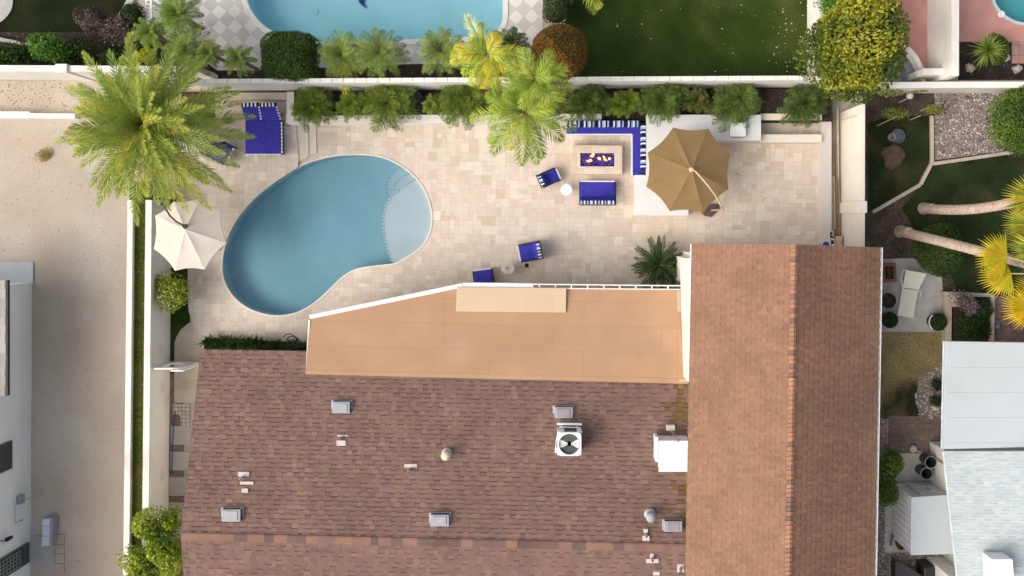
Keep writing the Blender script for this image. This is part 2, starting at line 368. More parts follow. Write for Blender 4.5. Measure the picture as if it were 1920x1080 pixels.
# north yards
psheet('lawn', [(1060, -300), (1545, -300), (1545, 148), (1060, 148)], .012, mLawn)
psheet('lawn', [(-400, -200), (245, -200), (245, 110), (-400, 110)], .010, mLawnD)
psheet('soil', [(-400, 60), (480, 60), (480, 150), (-400, 150)], .016, mSoil)
deck_px = [(283, -300), (283, 52), (330, 85), (380, 112), (408, 132), (480, 132), (770, 120), (1018, 118), (1018, -300)]
cols2 = [(.74, .70, .655), (.59, .55, .52)]
tiles('pool_deck', [P2(x, y, .02) for x, y in deck_px], [offset_loop(POOL2, .1)], (.46, .46), radians(47), [(1, 1)], lambda rc: jit(cols2[(rc[0] + rc[1]) % 2], .06), mDeck, lambda x, y: .022)
psheet('soil', [(395, 116), (1068, 108), (1068, 150), (395, 150)], .017, mSoil)
psheet('pink_deck', [(1672, -300), (1768, -300), (1768, 126), (1672, 126)], .012, mPinkDeck)
psheet('pink_deck', [(1796, -300), (2300, -300), (2300, 82), (1796, 78)], .012, mPinkDeck, [offset_loop(POOL3, .05)])
psheet('soil', [(1796, 78), (2300, 82), (2300, 150), (1796, 150)], .010, mSoil)
tiles('brick_paving', [P2(x, y, .02) for x, y in [(1897, 77), (2100, 77), (2100, 119), (1897, 119)]], [], (.42, .42), 0, [(1, 1)], lambda rc: jit((.42, .24, .20), .12), mBrick, lambda x, y: .022)
sl_pts = [(1650 + 80 * cos(a), 154 - 78 * sin(a)) for a in [pi / 2 * i / 16 for i in range(17)]] + [(1640, 76), (1640, 154)]
psheet('water', sl_pts, .03, mSlate)
# east yard
psheet('soil', [(1618, 165), (2400, 165), (2400, 620), (1618, 620)], .008, mSoilE)
psheet('lawn', [(1628, 232), (1660, 218), (1742, 218), (1744, 300), (1721, 343), (1640, 392), (1628, 398)], .013, mLawnE)
psheet('lawn', [(1752, 309), (1900, 290), (2400, 280), (2400, 560), (1800, 560), (1770, 480), (1722, 440), (1690, 390), (1725, 352)], .013, mLawnE)
psheet('gravel', [(1752, 172), (2400, 172), (2400, 275), (1900, 281), (1753, 300)], .013, mRock)
psheet('concrete_pad', [(1640, 486), (1712, 484), (1766, 512), (1771, 622), (1640, 622)], .03, mConc)
psheet('lawn', [(1640, 622), (1775, 622), (1775, 785), (1640, 785)], .013, mLawnO)
psheet('gravel', [(1752, 690), (1775, 680), (1775, 790), (1728, 788), (1716, 752), (1722, 716)], .02, mRock)
tiles('brick_paving', [P2(x, y, .02) for x, y in [(1666, 780), (1790, 780), (1790, 850), (1664, 850)]], [], (.2, .1), 0, [(1, 1)], lambda rc: jit((.21, .15, .125), .2), mBrick, lambda x, y: .024)
psheet('concrete_pad', [(1664, 850), (1790, 850), (1790, 912), (1662, 912)], .02, mConc)
psheet('gravel', [(1630, 785), (1664, 785), (1660, 912), (1800, 912), (1800, 1400), (1620, 1400)], .012, mRock)
psheet('concrete_pad', [(1659, 942), (1700, 942), (1700, 1036), (1658, 1036)], .028, mConc)
tiles('brick_paving', [P2(x, y, .02) for x, y in [(1864, 556), (2300, 556), (2300, 660), (1864, 660)]], [], (.2, .1), 0, [(1, 1)], lambda rc: jit((.25, .155, .13), .22), mBrick, lambda x, y: .024)
# west lot pads
psheet('concrete_pad', [(-300, 491), (62, 491), (62, 532), (-300, 532)], .05, M('pale_concrete', (.52, .55, .56), .85, .06, .9, .1, 50, fine=.04))
psheet('concrete_pad', [(40, 1004), (103, 1004), (101, 1062), (40, 1062)], .03, mConc)
for i in range(4):
    mb = MB(); mb.pbox(103 + (0 if i % 2 else .6), 1002.5 + i * 18.3, 120.5, 1019.6 + i * 18.3, 0, .04, jit((.48, .385, .30), .06)); tag(mb.build('paving_slab', mCop, bevel=.008), 'tan square slab beside the pale grey case, ' + ('topmost of four', 'second from the top', 'third from the top', 'bottom one of four')[i], 'paving slab', 'tan slabs on the gravel lot')
# side path slabs between west wall and house
psheet('soil', [(318, 700), (345, 700), (345, 1300), (310, 1300)], .012, M('path_gravel', (.22, .17, .13), .95, .2, 3, .6, 20, fine=.3, fscale=14))
for i, (x0, y0, x1, y1) in enumerate([(320, 799, 356, 834), (319, 847, 354, 882), (315, 895, 349, 930), (314, 942, 346, 976), (312, 988, 346, 1022)]):
    mb = MB(); mb.pbox(x0, y0, x1, y1, 0, .05, jit((.47, .43, .40), .05)); tag(mb.build('paving_slab', mCop, bevel=.01), 'grey square stepping slab beside house, ' + ('crossed by the end of the purple hose', 'with a purple hose lying along it', 'bare one nearest the hose', 'half hidden above the citrus tree', 'under the citrus tree')[i], 'paving slab', 'grey slabs along the side path')
# small cobbles of the side path, one pattern
tiles('cobble_path', [P2(x, y, .03) for x, y in [(324, 757), (356, 758), (355, 799), (339, 799), (338, 780), (324, 776)]], [], (.16, .16), 0, [(1, 1)], lambda rc: jit((.58, .50, .42), .12), M('cobbles', (1, 1, 1), .8, .1, 3, .3, 30, attr=True, grout=(.02, (.26, .21, .17))), lambda x, y: .03)
mb = MB(); mb.tube([P(329, 771, .08), P(327, 785, .09), P(325, 800, .1), P(324, 830, .1), P(323, 860, .1), P(322, 890, .09)], .02, 8); tag(mb.build('hose', mHose), 'thin purple hose lying along the side path slabs', 'hose')
# dry weed patch and pale stones on the gravel lot
# ------------------------------------------------------------------ pools
def build_pool(name, label, out, mats, wmat, zf, cop, copcol, wz=-.08, hasfloor=True):
    root = thing(name, label, 'swimming pool', (*out[0], 0))
    n = len(out); o2 = offset_loop(out, cop); mb = MB()
    step = 2 if n > 60 else 1
    for i in range(0, n, step):
        c = copcol()
        for k in range(step):
            a, b = (i + k) % n, (i + k + 1) % n
            mb.add([(*out[a], .055), (*out[b], .055), (*o2[b], .055), (*o2[a], .055), (*out[a], -.12), (*out[b], -.12), (*o2[b], 0), (*o2[a], 0)], [(0, 1, 2, 3), (4, 5, 1, 0), (3, 2, 6, 7)], c)
    mb.build('coping', mCop, root)
    zmin = lambda p: zf(*p)
    mb = MB()
    for i in range(n):
        j = (i + 1) % n; mb.add([(*out[i], -.12), (*out[j], -.12), (*out[j], zmin(out[j])), (*out[i], zmin(out[i]))], [(0, 1, 2, 3)])
    v, f = cdt([out]); b0 = len(mb.v); mb.v += [(p.x, p.y, zf(p.x, p.y)) for p in v]
    for t in f:
        c = (sum(v[i].x for i in t) / 3, sum(v[i].y for i in t) / 3)
        if inside(c, out): mb.f.append(tuple(i + b0 for i in t)); mb.c.append((1, 1, 1))
    mb.build('basin', mats, root)
    mb = MB(); wo = offset_loop(out, .03); mb.prism(wo, -2.6, wz); kind(mb.build('water', wmat))
    return root
pool = build_pool('swimming_pool', 'kidney shaped blue swimming pool with pale shelf set in travertine patio', POOL, mPlaster, mWater, lambda x, y: -.85 - .06 * min(1, max(0, (-4.5 - x) / 8)), .07, lambda: jit((.72, .66, .60), .04))
sh_edge = [(779, 334), (764, 344), (746, 357), (730, 371), (721, 388), (716, 410), (717, 432), (721, 452), (727, 474), (734, 493)]
def shelf_poly(edge, z):
    e = [P2(x, y, 0) for x, y in edge]; return e
def shelf(name, edge, z, lip=True):
    arc = pool_between(edge[0], edge[-1]); mb = MB()
    e = [P2(x, y, 0) for x, y in edge][::-1]
    mb.prism(arc + e[1:-1], -1.2, z); o = mb.build(name, mPlaster, pool)
    if lip:
        mb = MB(); ee = [P2(x, y, 0) for x, y in edge]
        fine = []
        for a, b in zip(ee, ee[1:]):
            L = math.dist(a, b); m = max(1, int(L / .05))
            fine += [lerp(a, b, k / m) for k in range(m)]
        for k, (a, b) in enumerate(zip(fine, fine[1:])):
            d = Vector((b[0] - a[0], b[1] - a[1])).normalized(); q = Vector((d.y, -d.x)) * .045
            c = (.46, .50, .55) if k % 3 == 1 else (.72, .75, .78)
            mb.add([(a[0] - q.x, a[1] - q.y, z + .012), (b[0] - q.x, b[1] - q.y, z + .012), (b[0] + q.x, b[1] + q.y, z + .012), (a[0] + q.x, a[1] + q.y, z + .012)], [(0, 1, 2, 3)], c)
        mb.build('tile_edge', mTileTop, o)
    return o
shelf('tanning_shelf', sh_edge, -.24)
shelf('step', [(766, 322), (748, 334), (737, 345), (735, 354), (733, 368), (731, 380), (727, 474), (734, 493)][:6] + [(717, 432), (727, 474), (734, 493)], -.42)
shelf('step', [(748, 311), (733, 321), (722, 335), (719, 347), (721, 364), (724, 376), (717, 432), (727, 474), (734, 493)], -.62)
pool2 = build_pool('swimming_pool', 'large pale aqua swimming pool with white coping and checkered deck', POOL2, mPlasterW, mWater2, lambda x, y: -1.2, .22, lambda: jit((.76, .74, .71), .03))
mb = MB(); x, y = P2(576, 9); mb.cyl(x, y, -1.19, -1.15, .13); mb.build('drain', mWhite, pool2)
mb = MB(); pts = [(668, -8), (672, 3), (680, 10), (684, 13), (679, 4), (681, -4), (676, -12)]; mb.prism([P2(a, b, -.9) for a, b in pts], -1.19, -1.08); tag(mb.build('pool_ornament', M('dark_blue_tile', (.02, .05, .22), .4)), 'small dark blue shape lying in the pale aqua pool', 'pool ornament')
pool3 = build_pool('swimming_pool', 'round teal pool cut into the pink deck', POOL3, mPlasterW, mWater3, lambda x, y: -1.2, .12, lambda: jit((.50, .62, .62), .03))
mb = MB(); x, y = P2(1877, 27, .06); mb.lathe(x, y, [(.13, .06), (.15, .09), (.13, .12), (.06, .12), (.06, .07)]); tag(mb.build('skimmer_lid', mWhite), 'small white ring at the edge of the teal pool', 'skimmer lid')

# ------------------------------------------------------------------ walls
def wall(label, pts, z, mat, name='garden_wall', caps=None, z0=0, cat='wall', capcol=None):
    root = thing(name, label, cat, P(*pts[0], 0))
    mb = MB(); mb.pprism(pts, z0, z); mb.build('wall_body', mat, root)
    return root
def wall_caps(root, x0, y0, x1, y1, wpx, z, mat, n):
    mb = MB()
    for i in range(n):
        a = lerp((x0, y0), (x1, y1), i / n); b = lerp((x0, y0), (x1, y1), (i + 1) / n - .04 / n)
        mb.pprism([(a[0], a[1]), (b[0], b[1]), (b[0], b[1] + wpx), (a[0], a[1] + wpx)], z - .03, z + .025, jit((.78, .74, .69), .03))
    mb.build('cap_course', mCop, root, bevel=.006)
NW = 2.25
r = wall('long white stucco wall with capped top between the two pool yards', [(360, 149), (640, 148.5), (1100, 144.5), (1545, 142), (1545, 149.5), (1100, 152), (640, 156), (360, 156.5)], NW, mStucco)
wall_caps(r, 362, 148, 1100, 144, 8.5, NW + .03, mCop, 34); wall_caps(r, 1101, 143.7, 1544, 141.5, 8.5, NW + .03, mCop, 20)
r = wall('white stucco wall above the strip of bare gravel, with a square pier', [(-200, 121), (372, 124), (372, 135), (-200, 133)], 2.0, mStucco)
mb = MB(); mb.pbox(103, 119.5, 125, 136, 0, 2.1); mb.build('pier', mStucco, r, bevel=.01)
wall('low white kerb wall crossing the bare gravel lot', [(-200, 208), (55, 209), (57, 212), (140, 213), (140, 222), (-200, 220)], .35, mStucco, 'kerb_wall')
wall('outer white wall edging the gravel lot, beside a strip of grass', [(239, 375), (249, 375), (238.5, 1400), (227, 1400)], 1.75, mStucco)
wall('inner white wall between the grass strip and the house', [(273, 375), (284.5, 375), (274, 1400), (262, 1400)], 1.8, mStucco)
mb = MB(); mb.pprism([(243, 340), (284, 340), (270, 1400), (232, 1400)], 0, 1.52); kind(mb.build('raised_bed', mSoil))
psheet('lawn', [(243, 340), (283, 340), (270, 1400), (232, 1400)], 1.525, M('strip_lawn', (.085, .115, .018), .9, .25, 1, .9, 20, fine=.4, fscale=14, col2=(.17, .13, .05), c2scale=.5, spec=.1))
r = wall('broad cream wall standing between the patio and the tree shaded yard', [(1616, 195), (1622, 195), (1621, 700), (1615, 700)], 2.55, mCream)
mb = MB(); mb.pbox(1612.5, 377, 1626, 399, 0, 2.62); mb.build('pier', mCream, r, bevel=.01)
wall('narrow grey kerb wall along the edge of the patio near the poles', [(1540, 215), (1559, 215), (1559, 470), (1540, 470)], .5, M('grey_stucco', (.56, .52, .49), .85, .06, .9, .2, 60), 'kerb_wall')
r = wall('bright white stucco wall behind the small pale shrubs and rock gravel', [(1630, 154), (1800, 153), (2300, 153), (2300, 164), (1630, 165)], 1.4, mStucco)
r = wall('white wall dividing the two pink decks', [(1784, -300), (1799, -300), (1798, 142), (1784, 142)], 2.2, mStucco)
mb = MB(); mb.pprism([(1730, 128), (1790, 128), (1790, 140), (1731, 140)], 0, 1.5); mb.build('return_wall', mStucco, r)
a_out = [(1650 + 86 * cos(a), 154 - 86 * sin(a)) for a in [pi / 2 * i / 14 for i in range(15)]]; a_in = [(1650 + 78 * cos(a), 154 - 78 * sin(a)) for a in [pi / 2 * i / 14 for i in range(15)]]
wall('curved white wall round the grey quarter circle basin', a_out + a_in[::-1], .5, mStucco)
wall('narrow white wall behind the big yellow green tree beside the lawn', [(1536, -300), (1545, -300), (1544, 143), (1535, 143)], 1.6, mStucco)
wall('narrow white wall beside the pink deck above the yellow green tree', [(1661, -300), (1672, -300), (1672, 60), (1661, 60)], 1.2, mStucco)
# planter between north wall and patio
mb = MB(); mb.pprism([(552, 172), (1560, 166), (1560, 228), (552, 226)], 0, .55); kind(mb.build('soil', mSoil))
r = wall('low travertine planter wall holding the row of feathery plants', [(545, 217), (1128, 213), (1128, 230), (545, 232)], .68, mStucco)
mb = MB(); mb.pprism([(538, 172), (551, 172), (551, 232), (538, 232)], .0, .70); mb.build('end_wall', mStucco, r)
wall('low cream wall closing the brown planter bed beside the grey kerb', [(1426, 252), (1541, 252), (1541, 267), (1426, 267)], .62, mCream)
wall('short cream planter edge under the dark leafy plant near the big tree', [(1426, 213), (1541, 213), (1541, 225), (1426, 225)], .66, mCream)
r = thing('alcove_wall', 'low travertine wall framing the alcove of the blue daybed', 'wall', P(404, 174, 0))
for q in ([(404, 173.5), (536, 173.5), (536, 187), (404, 187)], [(536.2, 173.5), (552, 173.5), (552, 231), (536.2, 231)], [(404, 214), (419, 214), (419, 231), (404, 231)]):
    mb = MB(); mb.pprism(q, .1, .55, (.68, .59, .50)); mb.build('wall_body', M('alcove_stone', (.66, .57, .48), .65, .12, 1.6, .15, 40, col2=(.56, .46, .37), c2scale=1.6), r, bevel=.012)
psheet('soil', [(340, 172), (403, 172), (403, 232), (340, 232)], .158, mSoil)
# kerbs in the east yard
for lab, pts in (('concrete garden kerb running down beside the rock gravel and bending to the wall', [(1748, 216), (1748.5, 304), (1727, 346), (1637, 398)]), ('straight pale concrete kerb under the rock gravel', [(1750, 307), (1800, 300), (1900, 285)])):
    mb = MB(); wp = 3.2
    for a, b in zip(pts, pts[1:]):
        d = Vector((b[0] - a[0], b[1] - a[1])).normalized(); q = (-d.y * wp, d.x * wp)
        a = (a[0] + d.x * .8, a[1] + d.y * .8)
        mb.pprism([(a[0] + q[0], a[1] + q[1]), (b[0] + q[0], b[1] + q[1]), (b[0] - q[0], b[1] - q[1]), (a[0] - q[0], a[1] - q[1])], 0, .12)
    tag(mb.build('garden_kerb', M('kerb_concrete', (.50, .43, .34), .85, .12, 2, .2, 40), bevel=.01), lab, 'kerb')
# white arched gate wall between the west wall and the house
r = thing('gate_wall', 'white wall with an oval opening between west wall and the house', 'wall', P(330, 677))
yb0, yb1 = P2(0, 677)[1], P2(0, 680)[1]; xa, xb = P2(321, 0)[0], P2(377, 0)[0]; H = 1.75
mb = MB(); hx, hz, rx, rz = (xa + xb) / 2 - .1, .98, .33, .52; n = 28
outer = []; inner = []
for i in range(n):
    a = 2 * pi * i / n; inner.append((hx + rx * cos(a), hz + rz * sin(a)))
    k = 1 / max(abs(cos(a)) / ((xb - xa) / 2), abs(sin(a)) / (H / 2)); outer.append((min(xb, max(xa, (xa + xb) / 2 + k * cos(a))), min(H, max(0, H / 2 + k * sin(a)))))
for i in range(n):
    j = (i + 1) % n
    V = [(outer[i][0], yb0, outer[i][1]), (outer[j][0], yb0, outer[j][1]), (inner[j][0], yb0, inner[j][1]), (inner[i][0], yb0, inner[i][1])]
    W = [(p[0], yb1, p[2]) for p in V]
    mb.add(V + W, [(0, 1, 2, 3), (7, 6, 5, 4), (0, 4, 5, 1), (2, 6, 7, 3)])
mb.build('wall_body', mStucco, r)
mb = MB(); mb.box(xb - .45, yb1 - .06, 0, xb + .05, yb1 - .002, 1.86); mb.build('pier', mStucco, r)
# ------------------------------------------------------------------ roofs
def course_roof(mb, E0, E1, R0, R1, rows, pal, wmin, wmax, th=(.006, .018), edge=.50, band=.42, bw=.034, cf=None):
    """overlapping shingle tabs; many carry a dark band at the butt, its shadow line put into the granule colour"""
    E0, E1, R0, R1 = map(Vector, (E0, E1, R0, R1))
    nrm = (E1 - E0).cross(R0 - E0).normalized()
    if nrm.z < 0: nrm = -nrm
    L = (E1 - E0).length; run = (R0 - E0).length / rows
    for i in range(rows):
        v0, v1 = i / rows, min(1, (i + 1.12) / rows)
        a0, b0, a1, b1 = E0.lerp(R0, v0), E1.lerp(R1, v0), E0.lerp(R0, v1), E1.lerp(R1, v1)
        u = 0; du = -random.uniform(0, wmax); hi = False
        while u < L - .03:
            wd = random.uniform(wmin, wmax); u1 = min(L, max(.04, u + wd + du)); du = 0
            if L - u1 < .08: u1 = L
            t0, t1 = u / L, u1 / L
            hi = (not hi) if random.random() < .9 else hi; h = th[1] if hi else th[0]
            p = [a0.lerp(b0, t0), a0.lerp(b0, t1), a1.lerp(b1, t1), a1.lerp(b1, t0)]
            top = [p[0] + nrm * (h + .004), p[1] + nrm * (h + .004), p[2] + nrm * .006, p[3] + nrm * .006]
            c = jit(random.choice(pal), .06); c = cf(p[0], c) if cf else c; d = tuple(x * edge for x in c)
            has = (not hi) and random.random() < band * 1.9  # thin tabs get the butt's shadow line as a darker painted strip
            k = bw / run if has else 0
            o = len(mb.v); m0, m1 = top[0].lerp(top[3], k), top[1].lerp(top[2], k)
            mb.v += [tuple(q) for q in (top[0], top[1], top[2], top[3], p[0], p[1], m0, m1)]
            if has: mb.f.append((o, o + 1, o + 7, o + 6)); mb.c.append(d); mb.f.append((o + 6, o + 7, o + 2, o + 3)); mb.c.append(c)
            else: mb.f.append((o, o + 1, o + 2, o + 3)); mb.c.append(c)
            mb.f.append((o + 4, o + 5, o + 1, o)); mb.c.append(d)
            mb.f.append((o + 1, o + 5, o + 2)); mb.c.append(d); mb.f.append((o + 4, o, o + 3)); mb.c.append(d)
            u = u1
def slab_roof(mb, E0, E1, R0, R1, t=.12, col=(.2, .15, .12)):
    q = [E0, E1, R1, R0]; mb.add([(*p[:2], p[2] - .004) for p in q] + [(*p[:2], p[2] - t) for p in q], [(0, 1, 2, 3), (7, 6, 5, 4), (0, 4, 5, 1), (1, 5, 6, 2), (2, 6, 7, 3), (3, 7, 4, 0)], col)
BR = [(.213, .131, .106), (.204, .123, .102), (.223, .140, .112), (.194, .117, .10), (.224, .139, .112), (.209, .129, .108), (.199, .121, .105), (.218, .137, .111), (.235, .151, .114)]
BRW = [(.268, .147, .097), (.258, .141, .094), (.276, .152, .101), (.246, .135, .092), (.272, .151, .099)]
def stain(p, c):            # ochre dirt washed down beside the higher wing, ragged along its edge
    e = P(1284, 0, 3.4)[0] - p.x; r = .55 + .25 * sin(p.y * 1.7) + .15 * sin(p.y * 5.1) + random.uniform(-.15, .25)
    return jit((.17, .105, .05), .12) if e < r - .2 and random.random() < .7 else c
house = thing('house', 'brown shingled L-shaped house with a flat tan patio roof', 'house', P(900, 800))
EZ, RZ = 2.75, 4.0
E0, E1, R0, R1 = P(376, 655, EZ), P(1330, 672, EZ), P(339, 1003, RZ), P(1330, 1026, RZ)
S0, S1 = P(364, 1336, EZ), P(1330, 1352, EZ)
mb = MB(); slab_roof(mb, E0, E1, R0, R1); slab_roof(mb, S0, S1, R0, R1)
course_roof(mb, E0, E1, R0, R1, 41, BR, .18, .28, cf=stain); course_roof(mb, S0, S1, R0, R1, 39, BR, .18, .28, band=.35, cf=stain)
roof = mb.build('roof', mShing, house)
def zmain(x, y):
    t = (y - (655 + (x - 376) * .0178)) / 350.; return EZ + (RZ - EZ) * max(0, min(1, t if t <= 1 else 2 - t))
mb = MB(); x = 340; k = 0
capc = [(.25, .145, .108), (.15, .095, .08), (.238, .14, .108), (.165, .104, .088), (.225, .135, .106), (.258, .15, .106)]
while x < 1286:
    wd = random.uniform(14, 34); c = jit(random.choice(capc), .08); x1 = min(1288, x + wd); yy = 1003 + (x - 339) * .0232; y1 = 1003 + (x1 - 339) * .0232
    A = P(x, yy - 5, RZ); B = P(x1, y1 - 5, RZ); C = P(x1, y1 - 1, RZ + .045); D = P(x, yy - 1, RZ + .045); Ee = P(x1, y1 + 10, RZ - .02); G = P(x, yy + 10, RZ - .02)
    mb.add([(*A[:2], A[2] + .03), (*B[:2], B[2] + .03), C, D, (*Ee[:2], Ee[2] + .03), (*G[:2], G[2] + .03), (*A[:2], A[2] - .01), (*B[:2], B[2] - .01)], [(0, 1, 2, 3), (3, 2, 4, 5), (6, 7, 1, 0)], c); x = x1
mb.build('ridge_cap', mShing, roof)
# wing
WZ, WR = 4.2, 6.0
w_w0, w_w1, w_r0, w_r1, w_e0, w_e1 = P(1297, 457, WZ), P(1279, 1400, WZ), P(1491, 458, WR), P(1474, 1400, WR), P(1651, 464, WZ), P(1634, 1400, WZ)
mb = MB(); slab_roof(mb, w_w0, w_w1, w_r0, w_r1); slab_roof(mb, w_e0, w_e1, w_r0, w_r1)
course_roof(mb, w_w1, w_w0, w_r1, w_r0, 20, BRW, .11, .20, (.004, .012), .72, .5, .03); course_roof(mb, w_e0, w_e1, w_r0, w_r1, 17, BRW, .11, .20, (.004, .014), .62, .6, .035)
wroof = mb.build('wing_roof', mShing, house)
mb = MB(); y = 458
while y < 1390:
    x = 1491 - (y - 458) * .018; y1 = y + random.uniform(7.5, 9.5); c = jit(random.choice([(.34, .175, .11), (.33, .17, .11), (.31, .165, .108), (.35, .185, .11), (.2, .12, .09)]), .08)
    x1 = 1491 - (y1 - 458) * .018
    A, B = P(x - 9, y, WR - .055), P(x - 9, y1, WR - .055); C, D = P(x, y1, WR + .03), P(x, y, WR + .06); G, K = P(x + 4, y1, WR - .03), P(x + 4, y, WR - .03)
    mb.add([(*A[:2], A[2] + .05), (*B[:2], B[2] + .02), C, D, (*G[:2], G[2] + .02), (*K[:2], K[2] + .05), A, K], [(0, 1, 2, 3), (3, 2, 4, 5), (6, 0, 3), (7, 3, 5)], c); y = y1
mb.build('ridge_cap', mShing, wroof)
def fascia(name, a, b, wpx, z0, z1, mat, parent, bev=0):
    d = Vector((b[0] - a[0], b[1] - a[1])).normalized(); q = (-d.y * wpx, d.x * wpx); mb = MB()
    mb.pprism([a, b, (b[0] + q[0], b[1] + q[1]), (a[0] + q[0], a[1] + q[1])], z0, z1); return mb.build(name, mat, parent, bevel=bev)
# long white gutter on the east eave: a real trough
mb = MB(); g0, g1 = Vector(w_e0), Vector(w_e1); prof = [(0.005, .0), (0.005, -.13), (.085, -.13), (.085, .0), (.07, .0), (.07, -.115), (.02, -.115), (.02, .0)]
mb.loft([[(p.x + dx, p.y, p.z + dz) for dx, dz in prof] for p in (g0, g1)]); mb.build('gutter', mWhiteM, house)
mb = MB(); g0 = Vector(w_w0); g1 = g0.lerp(Vector(w_w1), .275); mb.loft([[(p.x - dx, p.y, p.z + dz) for dx, dz in ((.004, -.01), (.004, -.16), (.03, -.16), (.03, -.01))] for p in (g0, g1)]); mb.build('fascia', mWhite, house)
# walls
mb = MB(); mb.pprism([(1306, 476), (1634, 480), (1618, 1330), (1290, 1330)], 0, 4.1); mb.build('wing_wall', mStucco, house)
mb = MB(); mb.pprism([(392, 690), (1284, 706), (1284, 1318), (380, 1318)], 0, 2.66); mb.build('wall', mStucco, house)
# flat patio roof
PZ0, PZ1 = 2.72, 2.98
po = [P2(x, y, 2.8) for x, y in [(581, 598), (866, 539), (1284, 543), (1288, 718), (575, 700)]]
yA, yB = po[0][1] + 1.0, po[3][1]
zp = lambda x, y: PZ0 + (PZ1 - PZ0) * max(0, min(1, (po[1][1] - y) / (po[1][1] - po[4][1])))
ROLL = [(.435, .262, .158), (.44, .265, .162), (.43, .258, .155), (.445, .27, .165), (.435, .262, .156)]
tiles('patio_roof', po, [], (.6, .95), radians(-1.2), [(6, 1), (9, 1), (12, 1), (7, 1)], lambda rc: jit(random.choice(ROLL), .035), mRoll, zp, house)
mb = MB()
ring0 = [(x, y, zp(x, y) - .006) for x, y in po]; ring1 = [(x, y, 2.55) for x, y in po]; mb.loft([ring1, ring0]); pr = mb.build('roof_deck', mCream, house)
pp = [P2(x, y, 2.84) for x, y in [(857, 538), (1062, 540), (1061, 586), (855, 584)]]
mb = MB(); mb.prism(pp, 2.70, zp(*pp[2]) + .06, (.70, .55, .41)); tilo = mb.build('roof_patch', mRollPale, house, bevel=.01)
tiles('roof_patch', [lerp(p, (sum(q[0] for q in pp) / 4, sum(q[1] for q in pp) / 4), .004) for p in pp], [], (.55, .66), radians(-.6), [(3, 1), (2, 1), (4, 1)], lambda rc: jit((.60, .445, .30), .025), mRollPale, lambda x, y: zp(*pp[2]) + .064, house)
mb = MB(); q = [P2(x, y, 2.86) for x, y in [(1270, 546), (1283, 546), (1287, 714), (1273, 714)]]; mb.add([(x, y, zp(x, y) + .005) for x, y in q] + [(x, y, zp(x, y) - .02) for x, y in q], [(0, 1, 2, 3), (3, 2, 1, 0)][:1] + [(4, 5, 1, 0), (5, 6, 2, 1), (6, 7, 3, 2), (7, 4, 0, 3)], (.40, .235, .115)); mb.build('edge_strip', mRollPale, house)
fascia('fascia', (866.5, 531), (579.5, 590.5), -8, 2.45, 2.82, mWhite, house, .01)
fascia('fascia', (867, 530), (1000, 531.6), 9, 2.45, 2.80, mWhite, house, .008)
mb = MB(); mb.pprism([(1000.5, 532), (1284, 535), (1284, 537), (1000.5, 534)], 2.62, 2.80); mb.pprism([(1000.5, 539.6), (1284, 542), (1284, 543.6), (1000.5, 541.2)], 2.60, 2.80)
for i in range(10):
    xx = 1010 + i * 30.2; mb.pbox(xx, 533.8 + i * .26, xx + 2.2, 542 + i * .2, 2.62, 2.785)
mb.build('pergola_rail', mWhite, house)
fascia('fascia', (572.5, 703), (578.5, 600), 2.5, 2.45, 2.86, mWhite, house)
for x, y in ((590, 612), (730, 580), (866, 552), (1010, 552), (1150, 552)):
    mb = MB(); a = P(x, y, 2.5); mb.box(a[0] - .08, a[1] - .2, 0, a[0] + .08, a[1] - .04, 2.55); mb.build('post', mWhite, house)
mb = MB(); mb.pprism([(1283.5, 484), (1296, 484), (1294, 716), (1290, 716)], 2.9, 4.08); mb.build('wing_fascia_wall', mCream, house)
mb = MB(); mb.pprism([(1280.5, 483), (1296.5, 483), (1296.5, 531), (1280.5, 531)], 0, 2.75); mb.build('corner_pillar', mStucco, house, bevel=.01)
# roof vents
def vent(x0, y0, x1, y1, dark=False):
    cx, cy = (x0 + x1) / 2, (y0 + y1) / 2; z = zmain(cx, cy); a = P(x0, y1, z + .14); b = P(x1, y0, z + .14)
    mb = MB(); s = (RZ - EZ) / 7.2
    m = .035
    mb.box(a[0] - m * 2, a[1] - m * 2.5, z - .1, b[0] + m * 2, b[1] + m, z + .03, (.34, .34, .36) if not dark else (.25, .22, .22))
    mb.box(a[0], a[1], z, b[0], b[1], z + .16)
    v = mb.build('vent', mGreyL if not dark else mGrey, roof, bevel=.015)
    mb = MB(); mb.box(a[0] + .1, a[1] + .05, z + .161, b[0] - .1, b[1] - .05, z + .185); mb.build('vent_cap', M('vent_lid', (.36, .36, .37) if not dark else (.30, .27, .27), .5), v, bevel=.01)
    mb = MB(); mb.box(b[0] + .004, a[1] + .03, z + .035, b[0] + .02, b[1] - .03, z + .14); mb.box(a[0] + .03, b[1] + .004, z + .035, b[0] - .03, b[1] + .02, z + .14); mb.build('vent_slot', mDark, v)
for q in ((623, 753, 656, 775), (416, 955, 451, 978), (807, 965, 842, 987), (1040, 763, 1074, 784, True), (1246, 977, 1279, 997, True)): vent(*q)
def pipe_vent(cx, cy, flash, r=.05, h=.3):
    z = zmain(cx, cy)
    for (x0, y0, x1, y1) in flash:
        mb = MB(); mb.pbox(x0, y0, x1, y1, zmain((x0 + x1) / 2, (y0 + y1) / 2) - .05, zmain((x0 + x1) / 2, (y0 + y1) / 2) + .06); v = mb.build('flashing', mFlash, roof, bevel=.006)
    mb = MB(); a = P(cx, cy, z); mb.lathe(a[0], a[1], [(r * 1.5, z - .05), (r, z + .08), (r, z + h), (r * .7, z + h), (r * .65, z + .1)], 12); mb.build('vent_pipe', mGrey, v, smooth=False)
pipe_vent(640, 820, [(632, 815.5, 653, 818.5), (631, 826, 648, 836)])
pipe_vent(456, 894, [(446, 885, 467, 893.5), (450, 903, 475, 908.5), (453, 916, 465, 924)])
pipe_vent(768, 881, [(758, 870, 782, 876.5)])
